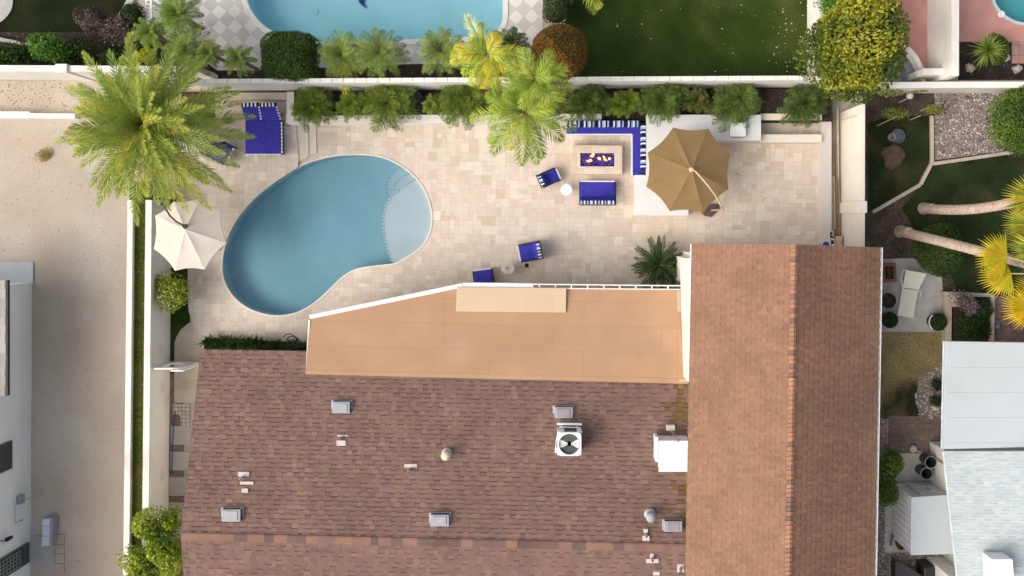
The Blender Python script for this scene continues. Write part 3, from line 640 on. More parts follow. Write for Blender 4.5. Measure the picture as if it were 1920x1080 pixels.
pipe_vent(1211, 1001, [(1207, 992, 1215, 999), (1205, 1005, 1218, 1014)])
pipe_vent(1222, 1046, [(1212, 1048, 1235, 1056), (1219, 1038, 1226, 1047)])
pipe_vent(1275, 1065, [(1270, 1058, 1283, 1073), (1225, 1072, 1237, 1079)])
def cap_vent(x, y, r, cream):
    z = zmain(x, y); a = P(x, y, z + .5); mb = MB()
    mb.lathe(a[0], a[1], [(r * 1.3, z - .1), (r * 1.25, z + .05), (r * .75, z + .1), (r * .75, z + .34)], 16); v = mb.build('flue', mGrey, roof)
    mb = MB(); mb.lathe(a[0], a[1], [(r, z + .34), (r * 1.05, z + .36), (r * 1.05, z + .44), (r * .6, z + .52), (r * .1, z + .54)], 20); mb.build('flue_cap', M('flue_cream', (.66, .56, .40), .5) if cream else mGreyL, v, smooth=False)
cap_vent(835, 856, .16, True); cap_vent(1221, 972, .17, False)
# ------------------------------------------------------------------ roof equipment
zc = zmain(1068, 832); r = thing('air_conditioner', 'white square air conditioner with round black fan on the brown roof', 'air conditioner', P(1068, 832, zc))
c0, c1 = P(1045, 855, 4.2), P(1090, 811, 4.2); x0, y0, x1, y1 = c0[0], c0[1], c1[0], c1[1]; cx, cy = (x0 + x1) / 2, (y0 + y1) / 2
def rrect(x0, y0, x1, y1, r, n=5):
    o = []
    for (cx_, cy_, a0) in ((x1 - r, y1 - r, 0), (x0 + r, y1 - r, pi / 2), (x0 + r, y0 + r, pi), (x1 - r, y0 + r, 1.5 * pi)):
        o += [(cx_ + r * cos(a0 + pi / 2 * k / n), cy_ + r * sin(a0 + pi / 2 * k / n)) for k in range(n + 1)]
    return o
mb = MB(); rr = rrect(x0 + .03, y0 + .03, x1 - .03, y1 - .03, .14); mb.loft([[(p[0], p[1], z) for p in rr] for z in (zc - .05, 4.1)]); mb.build('casing', M('dark_green_coil', (.10, .115, .10), .7), r)
for sx in (0, 1):
    mb = MB(); mb.box(x0 - .005 if not sx else x1 - .16, y1 - .16, zc, x0 + .26 if not sx else x1 + .005, y1 + .006, 4.09); mb.build('corner_panel', mWhiteM, r, bevel=.02)
    mb = MB(); mb.box(x0 - .005 if not sx else x1 - .16, y0 - .006, zc, x0 + .16 if not sx else x1 + .005, y0 + .16, 4.09); mb.build('corner_panel', mWhiteM, r, bevel=.02)
rr = rrect(x0, y0, x1, y1, .16); R_ = .385; circ = [(cx + R_ * cos(2 * pi * i / 48), cy + R_ * sin(2 * pi * i / 48)) for i in range(48)]
v, f = cdt([rr, circ]); mb = MB(); mb.v = [(p.x, p.y, 4.2) for p in v]
for t in f:
    c = (sum(v[i].x for i in t) / 3, sum(v[i].y for i in t) / 3)
    if inside(c, rr) and not inside(c, circ): mb.f.append(tuple(t)); mb.c.append((1, 1, 1))
mb.loft([[(p[0], p[1], z) for p in rr] for z in (4.08, 4.199)], caps=False); mb.loft([[(p[0], p[1], z) for p in circ] for z in (4.08, 4.199)], caps=False)
mb.build('lid', mWhiteM, r)
mb = MB(); mb.cyl(cx, cy, 3.9, 3.95, R_ - .005, n=40); mb.build('fan_well', mDark, r)
fb = MB()
for s in (0, pi):
    pts = [(0.07, -.5), (.36, -.52), (.372, -.25), (.372, 0), (.372, .25), (.36, .42), (.08, .4)]
    fb.prism([(cx + q * cos(a + s + .05), cy + q * sin(a + s + .05)) for q, a in pts], 4.11, 4.125)
fb.build('fan_blade', M('fan_aluminium', (.80, .80, .81), .4), r)
mb = MB(); mb.cyl(cx, cy, 3.95, 4.1, .085, n=20)
for k in range(4):
    rad = .12 + k * .085; mb.tube([(cx + rad * cos(2 * pi * i / 36), cy + rad * sin(2 * pi * i / 36), 4.17) for i in range(37)], .003, 4)
for k in range(8):
    a = 2 * pi * k / 8 + .1; mb.tube([(cx + .08 * cos(a), cy + .08 * sin(a), 4.17), (cx + .385 * cos(a), cy + .385 * sin(a), 4.17)], .0035, 4)
mb.build('fan_guard', mDark, r)
mb = MB(); mb.tube([P(1044, 794.5, 3.6), P(1091, 795.5, 3.6)], .045, 10); mb.tube([P(1049, 800.5, 3.65), P(1088, 802, 3.65), P(1091, 811, 3.65)], .022, 8); mb.tube([P(1046, 815, 3.8), P(1043, 825, 3.7), P(1042, 845, 3.6)], .02, 8); mb.build('pipe', mWhiteM, r)
mb = MB(); a = P(1043, 845, 3.6); mb.box(a[0] - .05, a[1] - .08, 3.3, a[0] + .05, a[1] + .1, 3.64); mb.build('switch_box', mWhiteM, r, bevel=.015)
for dx in (-.3, .3):
    mb = MB(); mb.box(cx + dx - .04, y0 - .1, zc - .3, cx + dx + .04, y1 + .15, zc - .02); mb.build('support_rail', mGrey, r)
zc = zmain(1262, 850); r = thing('evaporative_cooler', 'big plain white cooler box tucked against the higher wing roof', 'cooler', P(1262, 850, zc))
c0, c1 = P(1240, 889, 4.5), P(1290, 831.5, 4.5)
xw = P(1294, 850, 4.15)[0] - .02
mb = MB(); mb.prism([(c0[0], c0[1]), (xw, c0[1]), (xw, c1[1]), (c0[0], c1[1])], zc - .25, 4.12); mb.build('cabinet', mWhiteM, r, bevel=.012)
mb = MB(); mb.prism([(c0[0] - .05, c0[1] - .01), (xw, c0[1] - .01), (xw, c1[1] + .02), (c0[0] - .05, c1[1] + .02)], 4.12, 4.17); mb.build('lid', mWhiteM, r, bevel=.01)
mb = MB(); mb.box(c0[0] - .16, c0[1] + .32, zc + .02, c0[0] - .05, c1[1] + .12, 4.05); mb.build('side_panel', mWhiteM, r, bevel=.01)
mb = MB(); mb.box(c0[0] - .045, c0[1] + .4, zc + .05, c0[0] - .012, c1[1], 4.02); mb.build('louver', mDark, r)
r = thing('junction_box', 'small cream box with a pipe behind the white cooler', 'electrical box', P(1258, 805, 3.3))
mb = MB(); mb.pbox(1250, 798, 1266, 808, 3.1, 3.42); mb.build('box_body', M('cream_paint', (.74, .66, .55), .5), r, bevel=.015)
mb = MB(); mb.tube([P(1258, 807, 3.42), P(1262, 813, 3.6), P(1268, 821, 4.0), P(1272, 828, 4.2)], .03, 8); mb.build('conduit', mBamboo, r)
# ------------------------------------------------------------------ furniture
BL = (.040, .035, .33); NV = (.012, .014, .07); WH = (.72, .76, .82); LB = (.30, .45, .68)
def stripes(mb, x0, x1, y0, y1, z0, z1, along='x', w=.075):
    n = max(2, int(round((x1 - x0 if along == 'x' else y1 - y0) / w))); seq = [NV, WH, NV, LB, WH, NV, LB]
    for i in range(n):
        c = seq[i % len(seq)]
        if along == 'x': a, b = x0 + (x1 - x0) * i / n, x0 + (x1 - x0) * (i + 1) / n; mb.box(a, y0, z0, b, y1, z1, c)
        else: a, b = y0 + (y1 - y0) * i / n, y0 + (y1 - y0) * (i + 1) / n; mb.box(x0, a, z0, x1, b, z1, c)
def beads(mb, a, b, s=.035, gap=.085):
    L = math.dist(a, b); n = max(2, int(L / gap))
    for i in range(n):
        p = lerp(a, b, (i + .5) / n); mb.box(p[0] - s, p[1] - s, p[2] - s * .7, p[0] + s, p[1] + s, p[2] + s * .7, (.78, .80, .86))
    mb.tube([a, b], s * .5, 5, (.1, .1, .3))
def cushion(mb, x0, y0, x1, y1, z0, z1, col, r=.06):
    prof = [(0, r), (r * .3, r * .3), (r, 0)]; R = []
    for ins, dz in ((r, 0), (r * .3, r * .35), (0, r)): R.append([(p[0], p[1], z0 + dz) for p in rrect(x0 + ins, y0 + ins, x1 - ins, y1 - ins, r, 3)])
    for ins, dz in ((0, r), (r * .3, r * .35), (r, 0)): R.append([(p[0], p[1], z1 - dz) for p in rrect(x0 + ins, y0 + ins, x1 - ins, y1 - ins, r, 3)])
    mb.loft(R, col)
def chair(name, label, cat, loc, rot, D, W, seats=1, group=None):
    """outdoor seat facing +x: black metal frame, blue seat, blue and white striped back cushions"""
    r = thing(name, label, cat, (0, 0, 0), group, local=True)
    mb = MB(); h = W / 2
    for sy in (-1, 1):
        y = sy * (h - .015)
        mb.tube([(-D / 2 + .02, y, .0), (-D / 2 + .03, y, .60), (D / 2 - .06, y, .60), (D / 2 - .02, y, .0)], .022, 6)
        mb.tube([(-D / 2 + .03, y, .25), (D / 2 - .03, y, .25)], .018, 6)
    mb.tube([(-D / 2 + .03, -h, .25), (-D / 2 + .03, h, .25)], .018, 6); mb.tube([(D / 2 - .03, -h, .25), (D / 2 - .03, h, .25)], .018, 6)
    mb.tube([(-D / 2 + .0, -h, .25), (-D / 2 - .06, -h, .82), (-D / 2 - .06, h, .82), (-D / 2, h, .25)], .02, 6)
    mb.build('frame', mDark, r, smooth=False)
    s0 = -D / 2 + .16
    mb = MB(); cushion(mb, s0 - .05, -h + .03, D / 2, h - .03, .28, .44, BL); mb.build('seat_cushion', mBlue, r, smooth=True)
    mb = MB(); beads(mb, (D / 2, -h + .05, .40), (D / 2, h - .05, .40)); mb.build('trim', mWhite, r, bevel=.01)
    for k in range(seats):
        a = -h + .03 + (W - .06) * k / seats + .01; b = -h + .03 + (W - .06) * (k + 1) / seats - .01
        mb = MB(); t = [(-D / 2 + .30, .42), (-D / 2 + .12, .84), (-D / 2 + .02, .86), (-D / 2 + .10, .42)]
        mb.loft([[(x, y, z) for x, z in t] for y in (a, b)], BL)
        bk = mb.build('back_cushion', mBlue, r, bevel=.03)
        mb = MB(); stripes(mb, -D / 2 - .03, -D / 2 + .115, a, b, .80, .885, 'y', .062); mb.build('striped_edge', mBlueS, bk, bevel=.012)
    r.location = loc; r.rotation_euler = (0, 0, rot); return r
G = 'blue armchairs on the patio'
p = P(1030, 333, .45); chair('armchair', 'blue armchair turned towards the fire table, beside the white side table', 'armchair', (*p[:2], PZ), radians(24), .80, .58, 1, G)
p = P(993, 472, .45); chair('armchair', 'blue armchair with striped back near the middle of the patio', 'armchair', (*p[:2], PZ), radians(191), .88, .74, 1, G)
p = P(908, 528, .45); chair('armchair', 'blue armchair half hidden under the patio roof edge', 'armchair', (*p[:2], PZ), radians(98), 1.0, .82, 1, G)
p = P(413, 283, .45); chair('armchair', 'blue armchair peeking out under the big palm fronds', 'armchair', (*p[:2], .15), radians(-28), .95, .84, 1, G)
p = P(1120.5, 361, .45); chair('loveseat', 'blue two seat sofa with striped back facing the fire table', 'sofa', (*p[:2], PZ), radians(90), .92, 1.50, 2)
mb = MB(); 
for px in (991,): mb.pbox(984, 494, 991, 501.5, .03, .06, (.05, .02, .02))
tag(mb.build('floor_mat', M('dark_red_cloth', (.05, .018, .02), .8)), 'small dark red square on the paving beside a blue armchair', 'mat')
# corner bench
r = thing('corner_bench', 'L-shaped blue bench with striped back cushions round the fire table', 'bench', P(1190, 245))
zs = .45
def U(pts, z): return [P2(x, y, z) for x, y in pts]
mb = MB(); mb.prism(U([(1062, 231), (1211, 231), (1211, 329), (1186, 329), (1186, 253), (1062, 253)], zs), .03, .34); mb.build('bench_base', mStucco, r)
mb = MB(); mb.prism(U([(1062, 233), (1209, 233), (1209, 328.5), (1185.5, 328.5), (1185.5, 251.5), (1062, 251.5)], zs), .345, .47, BL); mb.build('seat_cushion', mBlue, r, bevel=.035)
mb = MB(); a, b, c = P(1062, 252, .44), P(1185, 252, .44), P(1185, 328, .44); beads(mb, a, b); beads(mb, b, c); mb.build('trim', mWhite, r, bevel=.01)
for k in range(5):
    x0, x1 = 1064 + k * 27.5, 1064 + (k + 1) * 27.5 - 1
    a, b = P(x0, 237, .85), P(x1, 226, .85); mb = MB(); stripes(mb, a[0], b[0], a[1], b[1], .47, .86, 'x', .07); mb.build('back_cushion', mBlueS, r, bevel=.012)
for k in range(4):
    y0, y1 = 232 + k * 21.5, 232 + (k + 1) * 21.5 - 1
    a, b = P(1202.5, y1, .85), P(1211, y0, .85); mb = MB(); stripes(mb, a[0], b[0], a[1], b[1], .47, .86, 'y', .07); mb.build('back_cushion', mBlueS, r, bevel=.012)
# fire table
r = thing('fire_table', 'rectangular travertine fire table with flames in blue glass', 'fire table', P(1119, 300))
zt = .52; mb = MB(); xs = [1072.5, 1088, 1112, 1127, 1152, 1167]; 
out = U([(1072.5, 272), (1166.5, 273), (1166.5, 327), (1072.5, 326)], zt); inn = U([(1088, 287), (1152, 287), (1152, 312), (1088, 312)], zt)
tiles('table_top', out, [inn], (.3, .3), 0, [(2, 1), (1, 1), (1, 2)], lambda rc: jit((.66, .54, .42), .07), mStone, lambda x, y: zt, r)
n0 = [(*p, zt - .004) for p in out]; mb.loft([[(p[0], p[1], PZ) for p in out], n0], (.62, .52, .43), caps=False); mb.loft([[(*p, .40) for p in inn], [(*p, zt - .002) for p in inn]], (.35, .3, .26), caps=False)
mb.build('table_base', mCop, r)
mb = MB(); i0, i1 = inn[3], inn[1]
mb.box(i0[0], i0[1], .36, i1[0], i1[1], .40, (.02, .012, .09))
for k in range(1500):
    x, y = random.uniform(i0[0] + .02, i1[0] - .02), random.uniform(i0[1] + .02, i1[1] - .02); s = random.uniform(.012, .028); z = random.uniform(.40, .45)
    c = jit(random.choice([(.06, .03, .30), (.04, .02, .22), (.10, .05, .38), (.03, .015, .12), (.16, .08, .30), (.30, .25, .55), (.07, .035, .33)]), .2); a = random.uniform(0, pi)
    q = [(x + s * cos(a + t), y + s * sin(a + t), z + random.uniform(-.015, .015)) for t in (0, 2.1, 4.2)]; mb.add(q + [(x, y, z + s)], [(0, 1, 3), (1, 2, 3), (2, 0, 3), (2, 1, 0)], c)
mb.build('glass_bed', mGlassBits, r)
for (fx, fy, hh) in ((1110, 293, .24), (1107, 300, .2), (1112, 290, .16), (1123, 297, .12), (1132, 294, .09), (1142, 298, .12), (1104, 302, .14), (1136, 300, .08)):
    x, y, _ = P(fx, fy, .45); mb = MB(); mb.cyl(x, y, .415, .437, .045, n=9)
    for k in range(6):
        a = random.uniform(0, 2 * pi); q = random.uniform(0, .055); bx, by = x + q * cos(a), y + q * sin(a); tw = random.uniform(-.05, .05); hz = hh * random.uniform(.5, 1); rr_ = random.uniform(.010, .024)
        mb.tube([(bx, by, .43), (bx + tw * .4, by + tw * .2, .43 + hz * .4), (bx + tw, by - tw, .43 + hz * .75), (bx + tw * 1.6, by, .43 + hz)], [rr_ * .7, rr_, rr_ * .55, .003], 6)
    mb.build('flame', mFlame, r)
# side tables
r = thing('side_table', 'round white side table between the armchair and the sofa', 'side table', P(1062, 356))
x, y, _ = P(1062, 356, .5); mb = MB(); mb.lathe(x, y, [(.225, .49), (.238, .50), (.238, .52), (.228, .53)], 40); mb.build('table_top', mWhite, r)
mb = MB(); mb.lathe(x, y, [(.16, .03), (.15, .06), (.04, .1), (.035, .49)], 20); mb.build('pedestal', mWhiteM, r)
r = thing('side_table', 'round pale stone table with a scratched centre beside a blue armchair', 'side table', P(953, 503))
x, y, _ = P(952.5, 503, .5); mb = MB(); mb.lathe(x, y, [(.25, .47), (.27, .49), (.27, .52), (.26, .53)], 40); mb.build('table_top', M('pale_stone_top', (.60, .53, .45), .4, .12, 3, .1, 30, col2=(.68, .62, .55), c2scale=4), r)
mb = MB(); mb.lathe(x, y, [(.17, .03), (.12, .1), (.10, .3), (.16, .47)], 20); mb.build('pedestal', mCop, r)
mb = MB()
for a, L in ((2.1, .13), (1.5, .11), (.8, .12), (2.6, .08)): mb.tube([(x - .02, y - .04, .535), (x - .02 + L * .6 * cos(a), y - .04 + L * .6 * sin(a), .54), (x - .02 + L * cos(a + .2), y - .04 + L * sin(a + .2), .535)], .008, 4)
mb.build('dry_twig', mBamboo, r)
# daybed
r = thing('daybed', 'wide blue double daybed with two raised pillow ends in the stone alcove', 'daybed', P(493, 260, .15))
zd = .50; mb = MB(); f = U([(459, 226), (528, 226), (529, 289), (460, 289)], zd)
mb.prism(f, .20, .36); 
for (x, y) in ((461, 288), (528, 288), (528, 215), (460, 215)): a = P(x, y, .3); mb.cyl(a[0], a[1], .15, .36, .03)
mb.build('frame', mDark, r)
mb = MB(); mb.prism(U([(459.5, 225), (526.5, 225), (527.5, 287.5), (459.5, 288)], zd), .36, .50, BL); mb.build('mattress', mBlue, r, bevel=.035)
mb = MB(); beads(mb, P(460, 289.5, .46), P(527, 289.5, .46), .032, .12); beads(mb, P(528, 228, .46), P(528.6, 288, .46), .04, .14); mb.build('trim', mWhite, r, bevel=.01)
for (xa0, xa1, xb0, xb1) in ((452, 484, 459, 489), (486.5, 517, 491, 525.5)):
    lo, hi = .51, .95
    A, B, C, D = P(xb0, 225, lo), P(xb1, 225, lo), P(xa1, 198, hi), P(xa0, 199, hi)
    up = (0, 0, -.12); mb = MB(); mb.loft([[A, B, C, D], [(p[0], p[1] + .06, p[2] - .10) for p in (A, B, C, D)]][::-1], BL); pil = mb.build('backrest', mBlue, r, bevel=.03)
    mb = MB(); beads(mb, (B[0] + .02, B[1], B[2]), (C[0] + .02, C[1], C[2]), .036, .13)
    n = 9
    for i in range(n):
        p, q = lerp(D, C, i / n), lerp(D, C, (i + 1) / n); c = (NV, (.78, .80, .86))[i % 2]
        mb.box(p[0], p[1] - .03, p[2] - .12, q[0], p[1] + .13, p[2] + .012, c)
    mb.build('striped_edge', mBlueS, pil, bevel=.01)
# umbrellas
def canopy(rim, apex, zr, za, colf, mat, sub=6, sag=.10):
    mb = MB(); A = Vector(P(*apex, za)); n = len(rim); RV = [Vector(P(x, y, zr)) for x, y in rim]; nr = 7
    for i in range(n):
        a, b = RV[i], RV[(i + 1) % n]; c = jit(colf(i), .02); g = []
        for k in range(nr + 1):
            t = k / nr; row = []
            for j in range(sub + 1):
                s = j / sub; e = a.lerp(b, s); sc_ = 4 * s * (1 - s)
                e = e.lerp(A, .055 * sc_)                       # scalloped edge between the ribs
                q = A.lerp(e, t); q.z -= sag * sin(pi * t) * .3 * (1 + sc_) - .10 * t * (1 - t)
                row.append(tuple(q))
            g.append(row)
        o = len(mb.v); mb.v += [q for row in g for q in row]; w_ = sub + 1
        for k in range(nr):
            for j in range(sub): mb.f.append((o + k * w_ + j, o + (k + 1) * w_ + j, o + (k + 1) * w_ + j + 1, o + k * w_ + j + 1)); mb.c.append(c)
        for j in range(sub):                                    # hem
            p, q = g[nr][j], g[nr][j + 1]; mb.add([p, q, (q[0], q[1], q[2] - .06), (p[0], p[1], p[2] - .06)], [(0, 3, 2, 1)], c)
    return mb, A, RV
r = thing('patio_umbrella', 'large tan octagonal umbrella on a curved wooden side pole', 'umbrella', P(1334, 395))
rim = [(1262, 239), (1328, 241), (1369.5, 288), (1366, 355), (1319, 399), (1256, 396), (1212, 350), (1214.5, 286)]
mb, A, RV = canopy(rim, (1297, 318), 2.15, 2.72, lambda i: (.265, .172, .075), mTan); cn = mb.build('canopy', mTan, r)
for p in RV:
    mb = MB(); mb.tube([(A.x, A.y, A.z - .06), tuple(A.lerp(p, .5) - Vector((0, 0, .08))), (p.x, p.y, p.z - .03)], .014, 6); mb.build('rib', mWood, r)
mb = MB(); base = P(1333, 394.5, 0); top = (base[0], base[1], 2.6); pole_pts = [(*base[:2], .1), (*base[:2], 1.4), (base[0] + .05, base[1] - .02, 2.3), P(1353, 386, 2.75), P(1340, 364, 2.98), P(1322, 341, 3.02), P(1305, 322, 2.92), P(1297.5, 317, 2.74)]
mb.tube(pole_pts, [.04, .04, .04, .038, .036, .036, .036, .036], 10); mb.build('pole', M('umbrella_pole', (.56, .40, .27), .5, .12, 5, .1, 40), r)
mb = MB(); a = P(1297.5, 317.5, 2.8); mb.lathe(a[0], a[1], [(.11, 2.69), (.09, 2.76), (.05, 2.80), (.05, 2.86)], 14); mb.build('hub', M('umbrella_hub', (.62, .47, .32), .5), r)
mb = MB(); mb.prism(U([(1311, 395), (1330, 383), (1347, 382), (1349, 393), (1334, 407), (1322, 405)], .12), PZ, .12); mb.build('base_weight', mBrown, r, bevel=.02)
r = thing('patio_umbrella', 'ivory octagonal umbrella on a dark curved pole beside the pool', 'umbrella', P(318, 372, .15))
rim = [(325, 378), (375, 372), (414, 396), (424.5, 456), (384, 505.5), (328, 508), (288.5, 467), (291, 404)]
mb, A, RV = canopy(rim, (347, 430), 2.3, 2.85, lambda i: (.76, .68, .585), mIvory); mb.build('canopy', mIvory, r)
for p in RV:
    mb = MB(); mb.tube([(A.x, A.y, A.z - .06), tuple(A.lerp(p, .5) - Vector((0, 0, .08))), (p.x, p.y, p.z - .03)], .014, 6); mb.build('rib', mWood, r)
mb = MB(); b0 = P(330, 384, 0); mb.tube([(*b0[:2], .15), (*b0[:2], 1.5), P(306, 372, 2.6), P(309, 389, 2.95), P(319, 405, 3.05), P(331, 416, 3.04), P(342, 421.5, 2.98), P(347, 428, 2.86)], [.04, .04, .04, .036, .034, .034, .04, .04], 10); mb.build('pole', M('dark_bronze', (.06, .05, .045), .4), r)
mb = MB(); a = P(346, 424, 2.9); mb.lathe(a[0], a[1], [(.09, 2.82), (.07, 2.9), (.05, 2.95)], 12); mb.build('hub', M('hub_bronze', (.10, .085, .075), .4), r)
mb = MB(); mb.cyl(b0[0], b0[1], .15, .24, .3, .27, 24); mb.build('base_weight', mBrown, r)
# counters of the outdoor kitchen
r = thing('outdoor_counter', 'smooth white L-shaped outdoor counter half under the tan umbrella', 'counter', P(1300, 300))
mb = MB(); mb.pprism([(1212.5, 216), (1426, 216), (1426, 264), (1294, 264), (1294, 262), (1291, 405), (1192.5, 404), (1191.5, 329), (1212.5, 329)], PZ, .90); mb.build('counter_body', mCream, r)
mb = MB(); mb.pprism([(1212, 215), (1427, 215), (1427, 263), (1293, 263), (1291, 404), (1192, 403), (1191, 328), (1212, 328)], .905, .945); mb.build('counter_top', M('white_quartz', (.72, .72, .715), .3, .04, 1.2, .03, 40, fine=.02), r, bevel=.01)
r = thing('grill', 'small white grill with a flat lid set on the white counter', 'grill', P(1384, 245, .94))
mb = MB(); mb.pbox(1369, 231, 1398, 257, .95, 1.12); mb.build('grill_body', mGreyL, r, bevel=.015)
mb = MB(); mb.pbox(1369, 230, 1399, 256, 1.125, 1.19); mb.build('lid', mWhite, r, bevel=.02)
mb = MB(); a, b = P(1372, 258.5, 1.1), P(1394, 258.5, 1.1); mb.tube([a, b], .012, 6); mb.build('handle', mGrey, r)
# left behind the west lot
zc = .0; r = thing('equipment_case', 'pale grey oblong ribbed case standing on the gravel by the white house', 'case', P(88, 998))
q = [(80, 972), (98, 971), (100, 976), (96, 1026), (78, 1026), (77, 1020)]
mb = MB(); mb.pprism(q, .03, .42); mb.build('case_body', mGreyL, r, bevel=.04)
mb = MB(); mb.pprism([(79, 974), (94, 972), (92, 1023), (78, 1025)], .422, .45); mb.build('lid', M('case_lid', (.66, .66, .72), .4, .08), r, bevel=.015)
mb = MB()
for yy in (986, 1005): mb.pbox(79, yy, 94, yy + 1.2, .45, .465)
mb.build('strap', mGrey, r)
# iron scroll
mb = MB(); sp = []
for i in range(40):
    t = i / 39; a = 5.2 * t * pi * .72 + .6; rad = 3 + 15 * t; sp.append(P(546 - rad * cos(a) * .9, 641 - rad * sin(a) * .85, 1.6))
mb.tube(sp, .02, 6); mb.tube([P(532, 632, 1.6), P(536, 627, 1.6), P(545, 626, 1.6), P(556, 633, 1.6), P(568, 643, 1.6), P(574, 648, 1.6)], .022, 6); mb.tube([P(552, 651, 1.6), P(562, 650, 1.6), P(574, 646, 1.6)], .022, 6); mb.tube([P(548, 645, 1.6), P(560, 648, 1.6), P(574, 640, 1.6)], .018, 6); mb.tube([P(573, 648, 1.6), P(573.5, 648.2, 1.0), P(574, 648, 0.1)], .025, 6)
tag(mb.build('iron_scroll', mDark), 'black wrought iron scroll bracket at the corner of the tan roof', 'ironwork')
# poles along the east wall
for i, (x0, y0, x1, y1, rr_, c) in enumerate(((1563, 215, 1563, 330, .03, 'grey weathered pole lying along the cream wall, nearest the kerb'), (1570, 200, 1572, 335, .045, 'long pale pole against the cream wall, thickest of the bundle'), (1568, 270, 1570, 446, .035, 'orange brown pole lying along the foot of the cream wall'), (1573, 335, 1574, 446, .03, 'brown pole pressed against the cream wall beside the orange one'), (1564, 330, 1566, 430, .025, 'thin pale pole lying next to the grey kerb wall'))):
    mb = MB(); n = 9; mb.tube([(*lerp(P2(x0, y0, .1 + .03 * i), P2(x1, y1, .1 + .03 * i), k / n), .1 + .03 * i + random.uniform(-.01, .01)) for k in range(n + 1)], [rr_ * random.uniform(.85, 1.1) for _ in range(n + 1)], 8)
    tag(mb.build('pole', (mBamboo, M('pale_pole', (.55, .50, .44), .7, .15, 4), M('orange_pole', (.40, .21, .10), .7, .2, 4), mBamboo, M('ivory_pole', (.6, .52, .40), .7, .1, 4))[i]), c, 'pole', 'poles lying along the cream wall')
for i, (x0, y0, x1, y1, lab) in enumerate(((1556, 434, 1562.5, 447.5, 'white cased box with dark openings behind the brown gable, upper one'), (1557.5, 448.5, 1565.5, 460, 'white cased box with one dark opening touching the brown gable'))):
    r = thing('utility_box', lab, 'utility box', P(x0, y1)); mb = MB(); mb.pbox(x0, y0, x1, y1, 0, .5); mb.build('box_body', mWhite, r, bevel=.01)
    for (u0, v0, u1, v1) in (((.15, .1, .85, .42), (.15, .55, .85, .9)) if i == 0 else ((.2, .15, .8, .8),)):
        mb = MB(); mb.pbox(x0 + u0 * (x1 - x0), y0 + v0 * (y1 - y0), x0 + u1 * (x1 - x0), y0 + v1 * (y1 - y0), .50, .508); mb.build('opening', mDark, r)
mb = MB(); mb.pbox(1568, 443, 1580, 462, 0, .55); tag(mb.build('wooden_box', mWood, bevel=.01), 'tan wooden box at the foot of the cream wall by the brown gable', 'box')
mb = MB(); x, y, _ = P(1546, 459.5, .3); mb.lathe(x, y, [(.16, .03), (.2, .3), (.21, .42), (.15, .5), (.05, .52)], 16, BL); tag(mb.build('bucket', mBlue), 'blue rounded bucket peeking out above the brown gable', 'bucket')
mb = MB(); mb.tube([P(1574, 226, 2.3), P(1590, 221, 2.45), P(1607, 216, 2.58)], .012, 5); tag(mb.build('branch', mBark), 'thin dark twig lying across the cream wall', 'twig')
# ------------------------------------------------------------------ west neighbour
nh = thing('house', 'white house with dark windows at the edge of the gravel lot', 'house', P(20, 800))
X0 = P(60, 0)[0]; Y0 = P2(0, 530)[1]; Y1 = P2(0, 745)[1]; Y2 = P2(0, 1500)[1]
xw_ = lambda py: X0 - (py - 530) * .0003
mb = MB(); mb.prism([(X0 - 9, Y0), (X0, Y0), (X0 - .02, Y1), (X0 - 9, Y1)], 0, 2.6); mb.prism([(X0 - 9, Y1), (X0 - .02, Y1), (X0 - .12, Y2), (X0 - 9, Y2)], 0, 3.6); mb.build('wall', mMint, nh)
mb = MB(); ex = P(11.5, 0, 2.7)[0]; yy0, yy1 = P2(0, 525, 2.7)[1], P2(0, 742, 2.7)[1]
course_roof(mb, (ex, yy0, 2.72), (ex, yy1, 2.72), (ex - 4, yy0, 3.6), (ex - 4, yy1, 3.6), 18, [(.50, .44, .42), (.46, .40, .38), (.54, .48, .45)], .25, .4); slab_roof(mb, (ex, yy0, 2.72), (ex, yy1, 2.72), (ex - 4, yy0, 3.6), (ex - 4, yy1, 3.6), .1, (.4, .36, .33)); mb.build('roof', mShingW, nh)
mb = MB(); mb.box(ex, yy1, 2.58, ex + .07, yy0, 2.72); mb.build('gutter', mDark, nh)
def wwin(name, pxs, pxy0, pxy1, z0, z1, parent, grid=False):
    x = X0 - .02 - (pxy0 - 530) * .0001 + .0; y0 = pxy0; y1 = pxy1
    mb = MB(); mb.box(X0 - .14, y1, z0, X0 + .03, y0, z1); 
    fr = mb.build(name, M(name + '_frame', (.12, .13, .12), .5), parent)
    mb = MB(); mb.box(X0 + .03, y1 + .05, z0 + .05, X0 + .04, y0 - .05, z1 - .05); mb.build('pane', mGlass, fr)
    return fr
wwin('window', 0, P2(0, 825, 1.34)[1], P2(0, 878, 1.34)[1], 1.34, 2.5, nh)
dr = wwin('door', 0, P2(0, 1016, .2)[1], P2(0, 1054, .2)[1], .2, 2.3, nh)
mb = MB(); ya, yb = P2(0, 1018, .2)[1], P2(0, 1052, .2)[1]
for k in range(5): mb.tube([(X0 + .06, ya + (yb - ya) * (k + .5) / 5, .9), (X0 + .06, ya + (yb - ya) * (k + .5) / 5, 2.2)], .014, 5)
for k in range(7): mb.tube([(X0 + .06, ya - .04, .9 + k * .21), (X0 + .06, yb + .04, .9 + k * .21)], .012, 5)
mb.build('security_grille', M('grille_grey', (.35, .36, .36), .5), dr)
mb = MB(); yl = P2(0, 1012, 1.9)[1]; mb.tube([(X0 - .1, yl, 2.0), (X0 + .15, yl, 2.05), (X0 + .15, yl, 1.9)], .02, 6); mb.cyl(X0 + .15, yl, 1.6, 1.9, .07, .09, 8); mb.build('wall_lamp', mDark, nh)
mb = MB(); yy = P2(0, 935, .8)[1]; mb.box(X0 - .12, yy - .18, .7, X0 + .14, yy + .16, 1.0); mb.build('meter_box', mGrey, nh, bevel=.02)
